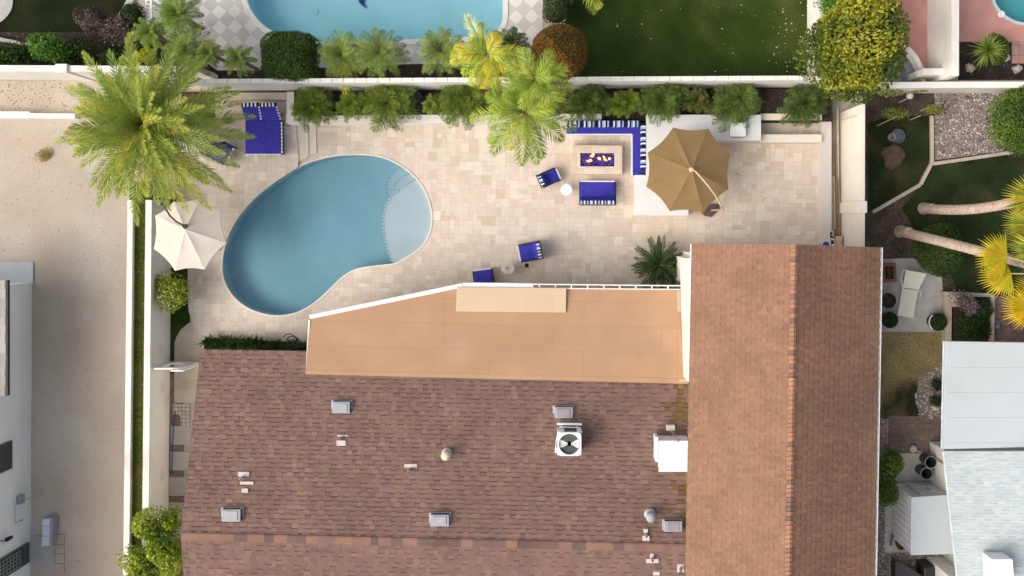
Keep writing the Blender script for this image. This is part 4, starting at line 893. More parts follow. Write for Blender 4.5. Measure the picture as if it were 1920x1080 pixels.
mb = MB(); y2 = P2(0, 975, .8)[1]; mb.tube([(X0 + .1, yy, .85), (X0 + .06, yy + .05, 1.25), (X0 + .03, y2, 1.15), (X0 + .05, y2, .75)], .015, 6); mb.tube([(X0 + .02, y2 - .05, .85), (X0 + .1, y2 + .02, .8)], .03, 6); mb.tube([(X0 + .1, yy - .05, .8), (X0 + .45, yy - .02, .5), (X0 + .5, yy, .05)], .015, 6); mb.build('pipe', mGrey, nh)
# ------------------------------------------------------------------ east neighbour
eh = thing('house', 'neighbouring house with white flat and white shingled roofs', 'house', P(1840, 850))
mb = MB(); q = U([(1773, 640), (2400, 650), (2400, 828), (1769, 842)], 2.9)
mb.prism(q, 2.72, 2.9); mb.build('flat_roof', mWhiteRoof, eh, bevel=.01)
mb = MB()
for i in range(4): 
    a = P(1772, 690 + i * 47, 2.905); mb.box(a[0] + .1, a[1] - .012, 2.9, a[0] + 12, a[1] + .012, 2.91)
mb.build('roof_seam', mWhiteRoof, eh)
mb = MB(); e0, e1 = P(1771, 843, 2.75), P(1798, 1100, 2.75); e1 = P(1796, 1080, 2.75); e0 = P(1770.5, 846, 2.75); e2 = (e0[0] + (e1[0] - e0[0]) * 2.2, e0[1] + (e1[1] - e0[1]) * 2.2, 2.75)
k = 9.0; r0 = (e0[0] + k, e0[1] + .28, 3.9); r2 = (e2[0] + k, e2[1] + .2, 3.9)
WS = [(.47, .52, .53), (.49, .535, .54), (.45, .505, .515), (.50, .545, .55)]
# courses run east-west on this slope: build it as rows from south to north
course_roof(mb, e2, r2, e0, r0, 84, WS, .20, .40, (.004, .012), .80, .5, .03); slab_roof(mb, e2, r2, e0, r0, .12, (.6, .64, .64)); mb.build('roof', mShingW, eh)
mb = MB(); mb.tube([(e0[0] - .02, e0[1], 2.72), (e2[0] - .02, e2[1], 2.72)], .05, 8); mb.tube([(q[0][0] - .03, q[0][1], 2.8), (q[3][0] - .03, q[3][1], 2.8)], .035, 8); mb.build('gutter', M('pale_aqua_metal', (.50, .58, .60), .5), eh)
mb = MB(); mb.prism([(e0[0] + .6, e0[1] - .3), (e0[0] + 9, e0[1] - .3), (e2[0] + 9, e2[1]), (e2[0] + .7, e2[1])], 0, 2.6); mb.prism([P2(1742, 853), P2(1820, 853), P2(1820, 901), P2(1741, 901)], 0, 2.45); mb.prism([P2(1737, 1043), P2(1850, 1043), P2(1850, 1300), P2(1737, 1300)], 0, 2.3); mb.build('wall', mStucco, eh)
mb = MB(); a, b = P2(1742, 853), P2(1741, 901); mb.tube([(a[0] - .02, a[1], .05), (a[0] - .02, a[1], 2.4)], .02, 6); mb.tube([(b[0] - .02, b[1] - .05, .05), (b[0] - .02, b[1] - .05, 2.4)], .04, 6); mb.build('corner_trim', mGrey, eh)
r = thing('skylight', 'small white box standing on the white shingle roof', 'rooftop unit', P(1880, 1065, 3.2))
mb = MB(); mb.pprism([(1860, 1049), (1899, 1049), (1903, 1100), (1862, 1100)], 3.0, 3.75); mb.build('box_body', mWhiteM, r, bevel=.015)
mb = MB(); mb.pprism([(1860, 1048.5), (1899, 1048.5), (1903, 1101), (1862, 1101)], 3.752, 3.80); mb.build('lid', mWhite, r, bevel=.012)
mb = MB()
for k in range(9): xx = 1862 + k * 3.4; mb.pbox(xx, 1045.5 + random.uniform(-.8, .5), xx + random.uniform(1.5, 3), 1047.6, 3.2, 3.42)
mb.build('debris', mDark, r)
# shed
r = thing('shed', 'plain white flat roofed shed squeezed beside the neighbouring house', 'shed', P(1720, 960))
q = [P2(1673, 905, 0), P2(1748, 900, 0), P2(1748, 1004, 0), P2(1672, 1006, 0)]
mb = MB(); mb.prism(q, .12, 1.9); mb.build('wall', M('shed_panel', (.62, .62, .64), .6, .05, 1, .05, 30), r)
mb = MB(); mb.prism(offset_loop(q, .03), 1.9, 2.0); mb.build('roof', mWhiteRoof, r, bevel=.012)
mb = MB()
for k in range(9): t = (k + .5) / 9; p = lerp(q[3], q[0], t); mb.box(p[0] - .012, p[1] - .02, .15, p[0] + .0, p[1] + .02, 1.88)
mb.build('wall_rib', M('shed_rib', (.56, .56, .58), .6), r)
mb = MB(); p = lerp(q[0], q[1], .45); mb.box(p[0] - .35, p[1], .2, p[0] + .35, p[1] + .025, 1.85); dd = mb.build('door', M('shed_door', (.55, .55, .57), .6), r)
mb = MB(); mb.tube([(p[0] + .25, p[1] + .05, 1.0), (p[0] + .25, p[1] + .05, 1.3)], .025, 6); mb.build('handle', mGreyL, dd)
mb = MB(); mb.box(q[3][0] + .1, q[3][1] + .1, 0, q[1][0] - .1, q[1][1] - .1, .12); mb.build('skid', mDark, r)
# bins, lid, cabinet
for (x, y, lab) in ((1739, 863, 'dark grey round bin, the one touching the brick paving'), (1731, 884, 'dark grey round bin with a pale rim standing before the white wall')):
    r = thing('bin', lab, 'bin', P(x, y)); a = P(x, y, .4); mb = MB(); mb.lathe(a[0], a[1], [(.19, .02), (.23, .7), (.25, .72), (.22, .72), (.19, .1)], 24); mb.build('bin_body', M('bin_plastic', (.045, .047, .055), .5, .1), r)
    mb = MB(); mb.tube([(a[0] + .24 * cos(t * pi / 12), a[1] + .24 * sin(t * pi / 12), .73) for t in range(25)], .014, 6); mb.build('rim', mGrey, r)
r = thing('floor_lamp', 'small pale garden spotlight on a stick lying on the brick paving', 'garden lamp', P(1714, 843))
mb = MB(); a = P(1713, 842, .2); mb.lathe(a[0], a[1], [(.05, .03), (.14, .1), (.15, .2), (.09, .24), (.03, .22)], 16); mb.build('lamp_head', M('dull_silver', (.42, .40, .39), .4), r)
mb = MB(); mb.tube([P(1718, 845, .15), P(1726, 848, .05)], .022, 6); mb.build('stake', mWhiteM, r)
mb = MB(); x, y, _ = P(1688, 1020, .2); mb.lathe(x, y, [(.15, .03), (.2, .25), (.21, .3), (.18, .3), (.16, .2)], 20); tag(mb.build('clay_pot', M('brown_clay', (.11, .045, .03), .8)), 'round reddish brown pot tucked under the corner of the white shed', 'pot')
mb = MB(); mb.tube([P(1669, 1022, .1), P(1671, 1008, .3), P(1672, 1002, .4)], .02, 5); mb.tube([P(1672, 1023, .1), P(1674, 1009, .3), P(1675, 1004, .4)], .02, 5); tag(mb.build('metal_rod', mDark), 'two joined dark rods leaning at the corner of the shed', 'rod')
r = thing('storage_box', 'black storage box with a tilted lid beside the white wall', 'storage box', P(1700, 1066))
mb = MB(); mb.pprism([(1681, 1054), (1722, 1078), (1722, 1140), (1680, 1140)], 0, .6); mb.build('box_body', mDark, r, bevel=.015)
mb = MB(); mb.pprism([(1679, 1053), (1687, 1053), (1727, 1078), (1727, 1142), (1679, 1142)], .62, .67); mb.build('lid', M('charcoal_lid', (.055, .055, .07), .5, .1), r, bevel=.012)
r = thing('barbecue', 'small black barbecue standing against the white wall at the shed corner', 'barbecue', P(1742, 1070))
mb = MB(); mb.pprism([(1732, 1061), (1753, 1061), (1754, 1095), (1733, 1095)], 0, .75); mb.build('cabinet', mDark, r, bevel=.02)
mb = MB(); mb.pprism([(1733, 1063), (1753, 1063), (1754, 1092), (1734, 1092)], .76, .90); mb.build('lid', M('soot_black', (.03, .03, .035), .35), r, bevel=.05)
mb = MB(); mb.prism(U([(1645, 798), (1659, 806), (1655, 811), (1645, 822)], .5), .3, .5, (.45, .14, .15)); tag(mb.build('red_awning', M('red_cloth', (.45, .14, .15), .7), bevel=.01), 'small faded red cover peeking out under the white gutter', 'cover')
# lounge chair and pots on the concrete pad
r = thing('sun_lounger', 'long cream folding sun lounger on the grey concrete pad', 'sun lounger', P(1705, 560))
mb = MB(); zl = .38
A_, B_, C_, D_ = P(1683, 591, zl), P(1713, 597, zl), P(1722, 545, zl), P(1692, 540, zl); E_, F_ = P(1738, 513, .62), P(1699, 506, .62)
mb.loft([[A_, B_, C_, D_], [(p[0], p[1], p[2] - .05) for p in (A_, B_, C_, D_)]][::-1]); mb.build('seat', M('cream_sling', (.68, .66, .54), .7, .05, 2, .1, 80), r, bevel=.012)
mb = MB(); Dd, Cc = P(1692.5, 539, zl + .02), P(1722.5, 544, zl + .02); mb.loft([[Dd, Cc, E_, F_], [(p[0], p[1], p[2] - .04) for p in (Dd, Cc, E_, F_)]][::-1]); mb.build('backrest', M('cream_sling_back', (.70, .69, .57), .7, .05, 2, .1, 80), r, bevel=.01)
mb = MB()
for p in (A_, B_, C_, D_): mb.tube([(p[0], p[1], .03), (p[0], p[1], p[2])], .02, 6)
mb.tube([P(1692, 540, .5), P(1690, 522, .6), P(1693, 508, .62), P(1699, 506, .62)], .015, 6); mb.tube([P(1722, 545, .42), P(1727, 548, .5), P(1725, 556, .5), P(1721, 556, .42)], .014, 6)
mb.build('frame', mWhiteM, r)
r = thing('planter_box', 'square red brown wooden planter box with sparse leaves', 'planter', P(1667, 512))
mb = MB(); q0 = [(1654, 494.5), (1680, 493.5), (1681.5, 528.5), (1655, 530)]; q1 = [(1659, 500), (1675, 499.5), (1676, 522.5), (1660, 523)]; zz = .42
o_, i_ = U(q0, zz), U(q1, zz)
mb.loft([[(*p, .03) for p in o_], [(*p, zz) for p in o_], [(*p, zz) for p in i_], [(*p, .3) for p in i_]]); mb.build('box_body', mTerra, r, bevel=.008)
mb = MB(); mb.prism(offset_loop(i_, .01), .1, .31); mb.build('earth', mSoil, r)
POTS = []
for (x, y, rad, lab, col, white) in ((1666, 564, 14.5, 'dark round pot of bare soil beside the cream lounger', (.04, .035, .032), False), (1669, 600, 15.5, 'black pot with low green leaves at the foot of the lounger', (.03, .03, .032), False), (1759, 604, 17, 'black pot with a clipped green mound and white rim', (.035, .035, .04), True)):
    r = thing('plant_pot', lab, 'plant pot', P(x, y)); a = P(x, y, .5); R_ = rad * 35.5 / 1620; mb = MB(); mb.lathe(a[0], a[1], [(R_ * .75, .03), (R_ * .98, .42), (R_, .5), (R_ * .86, .5), (R_ * .84, .40), (.02, .40)], 28); mb.build('pot', M('pot_' + str(x), col, .5, .1), r); POTS.append((r, a[0], a[1], R_))
    if white: mb = MB(); mb.tube([(a[0] - R_ * .98 * cos(t), a[1] + R_ * .98 * sin(t), .5) for t in [-.9 + .15 * i for i in range(13)]], .025, 6); mb.build('rim', mWhite, r)
# raised bed of the east yard
r = thing('raised_planter', 'stone edged square planter bed of dark plants before the white roof', 'planter', P(1820, 600))
mb = MB(); o_, i_ = U([(1771, 547), (1866, 551), (1864, 645), (1773, 645)], .4), U([(1786, 577), (1858, 556), (1857, 640), (1785, 640)], .4)
i_ = U([(1785, 556), (1858, 557), (1857, 650), (1784, 650)], .4)
mb.loft([[(*p, .0) for p in o_], [(*p, .4) for p in o_], [(*p, .4) for p in i_], [(*p, .2) for p in i_]]); mb.pbox(1785, 556, 1800, 575.5, .1, .402); mb.build('stone_edge', M('bed_stone', (.46, .38, .29), .85, .12, 2, .3, 30), r, bevel=.01)
mb = MB(); mb.prism(i_, .05, .22); mb.build('earth', mSoil, r)
mb = MB(); a = P(1866, 612, .1); mb.cyl(a[0], a[1], .02, .3, .09, .07, 14); mb.tube([(a[0], a[1], .3), (a[0] + .03, a[1] + .1, .34), (a[0] + .02, a[1] + .2, .2)], .02, 6); tag(mb.build('watering_can', M('pale_blue_plastic', (.16, .30, .55), .4)), 'small pale blue can beside the stone edge of the planter bed', 'can')
# yard ornaments
r = thing('basin', 'round grey metal basin with a small side bowl on dark grass', 'basin', P(1682, 256))
a = P(1684, 255, .2); mb = MB(); mb.lathe(a[0], a[1], [(.2, .02), (.28, .16), (.30, .2), (.27, .2), (.2, .06), (.02, .05)], 28); mb.build('bowl', M('galvanised', (.16, .16, .17), .35, .1, 4, metal=.4), r)
a = P(1673, 257, .2); mb = MB(); mb.lathe(a[0], a[1], [(.12, .02), (.16, .15), (.17, .18), (.15, .18), (.1, .05)], 20); mb.build('side_bowl', mGrey, r)
r = thing('garden_lamp', 'pale globe garden light with a crooked arm among dark plants', 'garden lamp', P(1705, 180)); mb = MB(); a = P(1706, 180, .6)
mb.lathe(a[0], a[1], [(.02, .45), (.11, .52), (.14, .62), (.10, .72), (.02, .76)], 16); mb.build('globe', M('frosted_globe', (.55, .52, .44), .4), r); mb = MB(); mb.tube([(a[0], a[1], .5), P(1697, 187, .5), P(1686, 192, .3), P(1684, 193, .02)], .025, 6); mb.build('arm', mGreyL, r)
for (x0, y0, x1, y1, lab) in ((1644, 236, 1680, 219, 'pale bamboo stake leaning over the dark grass near the metal basin'), (1706, 225, 1726, 217, 'short pale stake stuck beside the small yellow shrub'), (1725, 208, 1752, 197, 'long thin pale stake pointing at the rock gravel')):
    mb = MB(); mb.tube([P(x0, y0, .1), P((x0 + x1) / 2, (y0 + y1) / 2, .5), P(x1, y1, .9)], .018, 6); tag(mb.build('stake', M('stake_wood', (.52, .45, .34), .7)), lab, 'stake', 'stakes in the shrub bed')
def rock(x, y, rx, ry, lab, mat, rot=0, h=.25, name='boulder'):
    a = P(x, y, h * .5); k = 35.8 / 1620; mb = MB(); rr_ = []
    sd = random.random() * 9
    for i in range(6):
        t = i / 5; z = h * (t ** .8); f = math.sqrt(max(.02, 1 - t * t)); rr_.append([(a[0] + f * (rx * k * cos(p) * cos(rot) - ry * k * sin(p) * sin(rot)) * (1 + .16 * sin(3 * p + sd) + .1 * sin(5 * p + t * 4 + sd)), a[1] + f * (rx * k * cos(p) * sin(rot) + ry * k * sin(p) * cos(rot)) * (1 + .16 * sin(2 * p + sd) + .1 * sin(6 * p - t * 3)), z) for p in [2 * pi * q / 14 for q in range(14)]])
    mb.loft(rr_); return tag(mb.build(name, mat, smooth=False), lab, 'stone' if name == 'boulder' else 'stump')
rock(1820, 127, 8, 10, 'tan pointed stone beside the spiky yucca', mRockBig, .4)
rock(1909, 129, 9, 8, 'round pale stone under the pink pavers by the yard corner', mRockBig)
rock(1888, 107, 6, 9, 'whitish stone between the yucca and the pink pavers', M('pale_stone', (.55, .52, .50), .8, .1), .2)
rock(1754, 765, 7, 6, 'large pale stone at the edge of the pink gravel near the white roof', M('pale_stone', (.58, .50, .46), .8, .1), .7)
rock(1718, 742, 2.5, 5, 'small pale edging stone between olive grass and pink gravel, upper one', mRockBig, 0, .12); rock(1720, 755, 2.5, 5, 'small pale edging stone between olive grass and pink gravel, lower one', mRockBig, .2, .12)
rock(1675, 293, 21, 26, 'broad low brown tree stump mound in the dark grass', M('stump_wood', (.115, .075, .05), .95, .25, 5, .9, 14, fine=.2), .1, .22, 'stump')
# ------------------------------------------------------------------ plants
def vnorm(v): return v.normalized() if v.length > 1e-6 else Vector((0, 0, 1))
def leaflet(mb, p, d, side, L, w, c):
    """one narrow leaflet: kite of two triangles with a slight bend"""
    m = p + d * (L * .4); e = p + d * L; e.z -= L * .12; s = side * (w * .5)
    o = len(mb.v); mb.v += [tuple(p), tuple(m + s), tuple(e), tuple(m - s)]; mb.f.append((o, o + 1, o + 2, o + 3)); mb.c.append(c)
def frond(mb, base, az, el, L, droop, nl, ll, lw, cf, twist=.35, stem=.018, scol=(.30, .26, .10), lift=.25, t0=.14, prof=None):
    N = 9; p = Vector(base); pts = [p.copy()]; e = el; tang = []
    for i in range(N):
        d = Vector((cos(az) * cos(e), sin(az) * cos(e), sin(e))); tang.append(d); p = p + d * (L / N); pts.append(p.copy()); e -= droop / N * (.5 + 1.0 * i / N)
    tang.append(tang[-1])
    sidev = Vector((-sin(az), cos(az), 0))
    mb.tube(pts, [stem * (1 - .85 * i / N) for i in range(N + 1)], 3, scol)
    for k in range(nl):
        t = t0 + (1 - t0) * (k + random.random() * .6) / nl; f = t * N; i = min(N - 1, int(f)); q = pts[i].lerp(pts[i + 1], f - i); tg = tang[i]
        up = tg.cross(sidev); 
        if up.z < 0: up = -up
        pr = (sin(pi * min(1, (t - t0) / (1 - t0) * .9 + .12)) ** .6) if prof is None else prof(t)
        ph = radians(62 - 34 * t + random.uniform(-9, 9))
        for s in (-1, 1):
            d = vnorm(tg * cos(ph) + sidev * (s * sin(ph)) + up * (lift * random.uniform(.3, 1.5) - .1))
            leaflet(mb, q, d, vnorm(up.cross(d)) * 1.0 + Vector((0, 0, random.uniform(-twist, twist))), ll * pr * random.uniform(.8, 1.12), lw, cf(t))
def palm_crown(mb, base, R, n, nl, ll, lw, pal, elr=(80, -15), droop=1.1, az_list=None, seed=0, young=None, stem=.018, lift=.25, jl=.12, **kw):
    random.seed(seed); ga = 2.399963
    for i in range(n):
        u = (i + .5) / n; el = radians(elr[0] + (elr[1] - elr[0]) * u + random.uniform(-6, 6)); az = i * ga + random.uniform(-.2, .2)
        if az_list: az = az_list[i % len(az_list)] + random.uniform(-.12, .12)
        L = R * (.72 + .38 * min(1, u * 1.6)) * random.uniform(1 - jl, 1 + jl)
        b = random.choice(pal); tip = pal[-1]; yy = random.random() * .8
        def cf(t, b=b, tip=tip, yy=yy): return jit(lerp(b, tip, max(0, (t - .45)) * yy), .13)
        frond(mb, base, az, el, L, droop * (1.15 - .3 * u) * random.uniform(.85, 1.15), nl, ll, lw, cf, stem=stem, lift=lift, **kw)
def trunk(mb, a, b, r0, r1, bend=(0, 0), n=14, rings=10, col=(1, 1, 1), knob=.05):
    R = []
    for i in range(rings + 1):
        t = i / rings; c = Vector(a).lerp(Vector(b), t) + Vector((bend[0] * sin(pi * t), bend[1] * sin(pi * t), 0)); r = (r0 + (r1 - r0) * t) * (1 + knob * (i % 2)) * (1.25 if i == 0 else 1)
        R.append([(c.x + r * cos(2 * pi * k / n), c.y + r * sin(2 * pi * k / n), c.z) for k in range(n)])
    mb.loft(R, col)
GR = [(.13, .17, .035), (.17, .20, .05), (.20, .22, .06), (.15, .19, .06), (.24, .24, .07), (.30, .28, .08)]
def palm(name, label, px, py, z, R, n, nl, ll, lw, pal, cat='palm', group=None, zb=0, tr=.12, seed=1, extras=(), bark=None, lean=(0, 0), mat=None, **kw):
    c = P(px, py, z); r = thing(name, label, cat, (c[0], c[1], zb), group)
    mb = MB(); trunk(mb, (c[0] - lean[0], c[1] - lean[1], zb), (c[0], c[1], z - .02), tr * 1.1, tr, (0, 0), 10, max(4, int((z - zb) / .25))); mb.build('trunk', bark or mBark, r)
    mb = MB(); palm_crown(mb, c, R, n, nl, ll, lw, pal, seed=seed, **kw)
    for (az, el, L, dr, col) in extras: frond(mb, c, az, radians(el), L, dr, nl, ll, lw, lambda t, col=col: jit(col, .12))
    mb.build('crown', mat or mLeaf, r); return r
# the great date palm
big = [(.25, .31, .06), (.29, .33, .08), (.22, .28, .085), (.35, .37, .08), (.31, .35, .12), (.18, .24, .05), (.40, .37, .08), (.48, .42, .09)]
r = palm('date_palm', 'huge grey green date palm with a round crown spreading over wall and terrace', 278, 236, 4.7, 3.08, 122, 56, .47, .036, big, zb=.1, tr=.26, seed=11, elr=(80, -30), droop=1.0, jl=.18, stem=.034, lift=.34, mat=mLeafP, scol=(.44, .38, .16))
mb = MB(); c = P(278, 238, 4.75)
random.seed(3)
for i in range(70):
    a = random.uniform(0, 2 * pi); q = random.uniform(.02, .22); L = random.uniform(.25, .9); e = random.uniform(.5, 1.4)
    p = Vector((c[0] + q * cos(a), c[1] + q * sin(a), 4.7)); mb.tube([p, p + Vector((cos(a) * cos(e) * L, sin(a) * cos(e) * L, sin(e) * L * .6))], [.02, .006], 4, jit(random.choice([(.26, .12, .05), (.38, .26, .11), (.46, .36, .16), (.16, .06, .03)]), .15))
mb.build('fruit_stalk', mLeaf, r)
yl = [(.44, .40, .06), (.38, .38, .05), (.50, .42, .05)]
yg = [(.19, .25, .04), (.25, .31, .05), (.15, .21, .04), (.31, .34, .06), (.38, .36, .07)]
# queen palms in the middle
palm('queen_palm', 'tall bright green queen palm leaning over the patio, its fronds reaching the corner bench', 985, 212, 4.8, 1.95, 26, 40, .56, .036, yg, zb=.5, tr=.11, seed=21, elr=(78, -18), droop=1.5, stem=.024, lift=-.10, bark=mPalmBark)
palm('queen_palm', 'small upright lime palm crown beside the orange bush', 1004, 152, 5.3, 1.3, 17, 32, .48, .032, [(.22, .28, .05), (.28, .33, .06), (.40, .38, .10)], zb=.5, tr=.10, seed=23, elr=(80, 0), droop=1.2, stem=.024, lift=-.05, bark=mPalmBark)
palm('queen_palm', 'yellowing queen palm between the two pool yards with one pale frond over the aqua pool', 914, 104, 4.0, 1.25, 16, 36, .44, .034, [(.28, .35, .04), (.36, .39, .05), (.46, .40, .05), (.24, .32, .04), (.50, .41, .06)], zb=0, tr=.10, seed=28, elr=(70, -20), droop=1.4, stem=.026, lift=-.05, extras=((radians(118), 22, 1.75, .7, (.55, .52, .34)), (radians(-38), 8, 2.2, 1.0, (.54, .40, .08)), (radians(-30), 20, 2.0, 1.1, (.50, .36, .10)), (radians(190), 15, 1.5, 1.1, (.46, .40, .10)), (radians(-75), 0, 1.35, 1.2, (.56, .42, .04)), (radians(-100), 6, 1.3, 1.2, (.56, .43, .04)), (radians(176), 4, 1.5, .9, (.36, .34, .07))))
palm('queen_palm', 'palm with one drooping yellow green frond hanging over the dark lawn', 1072, -66, 5, 1.95, 14, 36, .40, .032, yg, zb=0, tr=.12, seed=31, elr=(30, -15), droop=1.2, az_list=[radians(-60), radians(60), radians(-62), radians(100), radians(20), radians(140)], stem=.024)
# pygmy date palms on the far side of the wall
pg = [(.12, .16, .05), (.16, .20, .06), (.10, .14, .05), (.20, .24, .07), (.25, .28, .08)]
for i, (x, y, R, sd, lab, pal) in enumerate(((641, 105, 1.05, 41, 'feathery pygmy palm next to the clipped dark green bush', [(.17, .22, .05), (.21, .26, .06), (.14, .19, .05), (.26, .29, .07)]), (712, 100, 1.1, 42, 'dense grey green pygmy palm beside the pale aqua pool edge', pg), (828, 96, 1.05, 43, 'pygmy palm standing alone over a bare dark bed by the pool', pg), (962, 80, .72, 44, 'small dark blue green palm on the checkered deck beside the orange bush', [(.05, .085, .045), (.07, .11, .055), (.09, .12, .06)]), (448, 112, .68, 45, 'slender pale green young palm at the edge of the checkered deck', [(.20, .24, .09), (.26, .30, .12)]), (335, 28, .95, 46, 'bright green palm against the white fence by the checkered deck', [(.15, .21, .05), (.20, .26, .06), (.12, .17, .05)]), (352, 92, 1.1, 47, 'broad dark green palm behind the great date palm', pg), (282, 62, .70, 48, 'small green palm under the end of the white fence', [(.14, .20, .05), (.19, .24, .06)]), (392, 100, .55, 49, 'little yellow green palm at the corner of the checkered deck', [(.24, .27, .07), (.18, .22, .06)]))):
    palm('pygmy_palm', lab, x, y, 1.9 + .2 * (i % 3), R, 44 if R > .9 else 26, 30, .28 * R, .018 if R > .9 else .022, pal, group='pygmy palms', tr=.07, seed=sd, extras=((radians(-88), 4, 1.75, 1.0, (.50, .40, .05)), (radians(-84), 0, 1.7, 1.1, (.46, .40, .07))) if i == 0 else (), elr=(84, -22), droop=1.35, stem=.012, lift=.2)
# feathery plants in the planter
def bush_plant(name, label, px, py, z, R, pal, n, seed, group=None, zb=.55, nl=19, ll=.29, lw=.024, el=(82, -16), sq=1.0):
    c = P(px, py, z); r = thing(name, label, 'plant', (c[0], c[1], zb), group)
    mb = MB(); random.seed(seed)
    for (dx, dy) in ((0, 0), (R * .28, R * .1), (-R * .25, -R * .12)): trunk(mb, (c[0] + dx * .4, c[1] + dy * .4, zb), (c[0] + dx, c[1] + dy, z), .035, .02, (0, 0), 6, 4)
    mb.build('stem', mBark, r)
    mb = MB()
    for k, (dx, dy, f) in enumerate(((0, 0, 1), (R * .30, R * .12, .85), (-R * .27, -R * .15, .85))):
        palm_crown(mb, (c[0] + dx * random.uniform(.6, 1.7), c[1] + dy * random.uniform(.4, 2), z + random.uniform(-.15, .15)), R * f * random.uniform(.9, 1.1), n // (2 if k else 1), nl, ll * R / .8, lw, pal, seed=seed + k, elr=el, droop=1.3, stem=.008, lift=.3, twist=.5, jl=.32)
    mb.build('foliage', mLeaf, r); return r
fe = [(.105, .14, .028), (.14, .175, .035), (.085, .115, .025), (.17, .20, .045)]
fe2 = [(.085, .12, .035), (.11, .145, .04), (.07, .10, .03), (.13, .165, .05)]
fb_ = [(.15, .185, .03), (.18, .215, .035), (.12, .155, .028)]
for i, (x, y, R, lab, pal) in enumerate(((587, 194, .80, 'rounded feathery plant at the end of the planter by the steps', fe), (662, 196, .55, 'small bright leafy plant squeezed between two feathery mounds in the planter', fb_), (729, 194, .98, 'largest feathery plant spilling over the planter wall above the pool', fe), (812, 198, .38, 'small yellow green tuft in the bare part of the planter', fb_), (866, 190, .88, 'feathery plant just beside the leaning queen palm', fe), (1104, 190, .72, 'dark feathery plant between the orange bush and the corner bench', fe2), (1172, 194, .55, 'low bright green tuft behind the corner bench', fb_), (1240, 190, .80, 'round feathery plant above the white counter, star shaped centre', fe2), (1306, 188, .52, 'low dull green plant between two feathery mounds over the counter', [(.07, .085, .025), (.09, .10, .03), (.12, .10, .04)]), (1382, 194, .98, 'wide feathery plant hanging over the small white grill', fe2), (1511, 197, .85, 'dark feathery plant under the big yellow green tree', [(.055, .085, .03), (.075, .105, .035), (.09, .12, .04)]))):
    bush_plant('feathery_plant', lab, x, y, 1.3, R * 1.0, pal, 46 if R > .6 else 36, 60 + i, 'feathery plants in the long planter')
x_, y_, _ = P(781, 182, .8); mb = MB(); mb.lathe(x_, y_, [(.14, .55), (.2, .75), (.22, .92), (.19, .92), (.16, .8), (.02, .8)], 20); tag(mb.build('garden_pot', M('slate_blue_glaze', (.075, .085, .16), .4)), 'slate blue pot standing in the shade between two feathery planter plants', 'pot')
# sago palm
c = P(1235, 497, .7); r = thing('sago_palm', 'dark green sago palm with stiff fronds beside the roof corner', 'sago palm', (c[0], c[1], 0))
mb = MB(); trunk(mb, (c[0], c[1], 0), (c[0], c[1], .7), .16, .14, n=10, rings=5); mb.build('trunk', mBark, r)
mb = MB(); palm_crown(mb, c, 1.08, 66, 40, .19, .02, [(.028, .055, .022), (.04, .07, .028), (.05, .085, .03)], seed=81, elr=(70, -8), droop=.8, stem=.012, lift=.15); mb.build('crown', mLeaf, r)
# leaf clouds
def blob(mb, c, rad, n, size, pal, seed, lumps=7, shell=.72, rough=.20, core=True, corecol=(.03, .04, .012), up=.5, patch=None, zflat=None):
    random.seed(seed); c = Vector(c)
    lv = [(vnorm(Vector((random.gauss(0, 1), random.gauss(0, 1), random.gauss(0, 1)))), random.uniform(-1, 1)) for _ in range(lumps * 3)]
    def f(d): return 1 + rough * sum(a * max(0, d.dot(v)) ** 6 for v, a in lv)
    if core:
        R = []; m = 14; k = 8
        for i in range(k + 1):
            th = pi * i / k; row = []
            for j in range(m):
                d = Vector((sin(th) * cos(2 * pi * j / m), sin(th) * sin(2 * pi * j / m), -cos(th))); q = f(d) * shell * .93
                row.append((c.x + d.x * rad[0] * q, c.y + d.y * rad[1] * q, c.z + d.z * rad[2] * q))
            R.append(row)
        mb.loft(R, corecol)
    for i in range(n):
        d = vnorm(Vector((random.gauss(0, 1), random.gauss(0, 1), random.gauss(0, 1)))); 
        if d.z < -.35: d.z = -d.z
        q = f(d) * (shell + (1.02 - shell) * random.random() ** .7)
        p = c + Vector((d.x * rad[0], d.y * rad[1], d.z * rad[2])) * q
        g = sum(sin(p[k] * (3.1 + k) + seed + k * 2) for k in range(3)) / 3
        ci = int((g * .5 + .5 + random.uniform(-.3, .3)) * len(pal)); col = jit(pal[max(0, min(len(pal) - 1, ci))], .16)
        if patch: col = patch(p, col)
        nn = vnorm(d * up + Vector((random.gauss(0, 1), random.gauss(0, 1), random.gauss(0, 1))) * .55); a = vnorm(nn.cross(Vector((random.gauss(0, 1), random.gauss(0, 1), random.gauss(0, 1))))); b = nn.cross(a); s = size * random.uniform(.6, 1.25)
        o = len(mb.v); mb.v += [tuple(p - a * s), tuple(p + b * s * .5), tuple(p + a * s), tuple(p - b * s * .5)]; mb.f.append((o, o + 1, o + 2, o + 3)); mb.c.append(col)
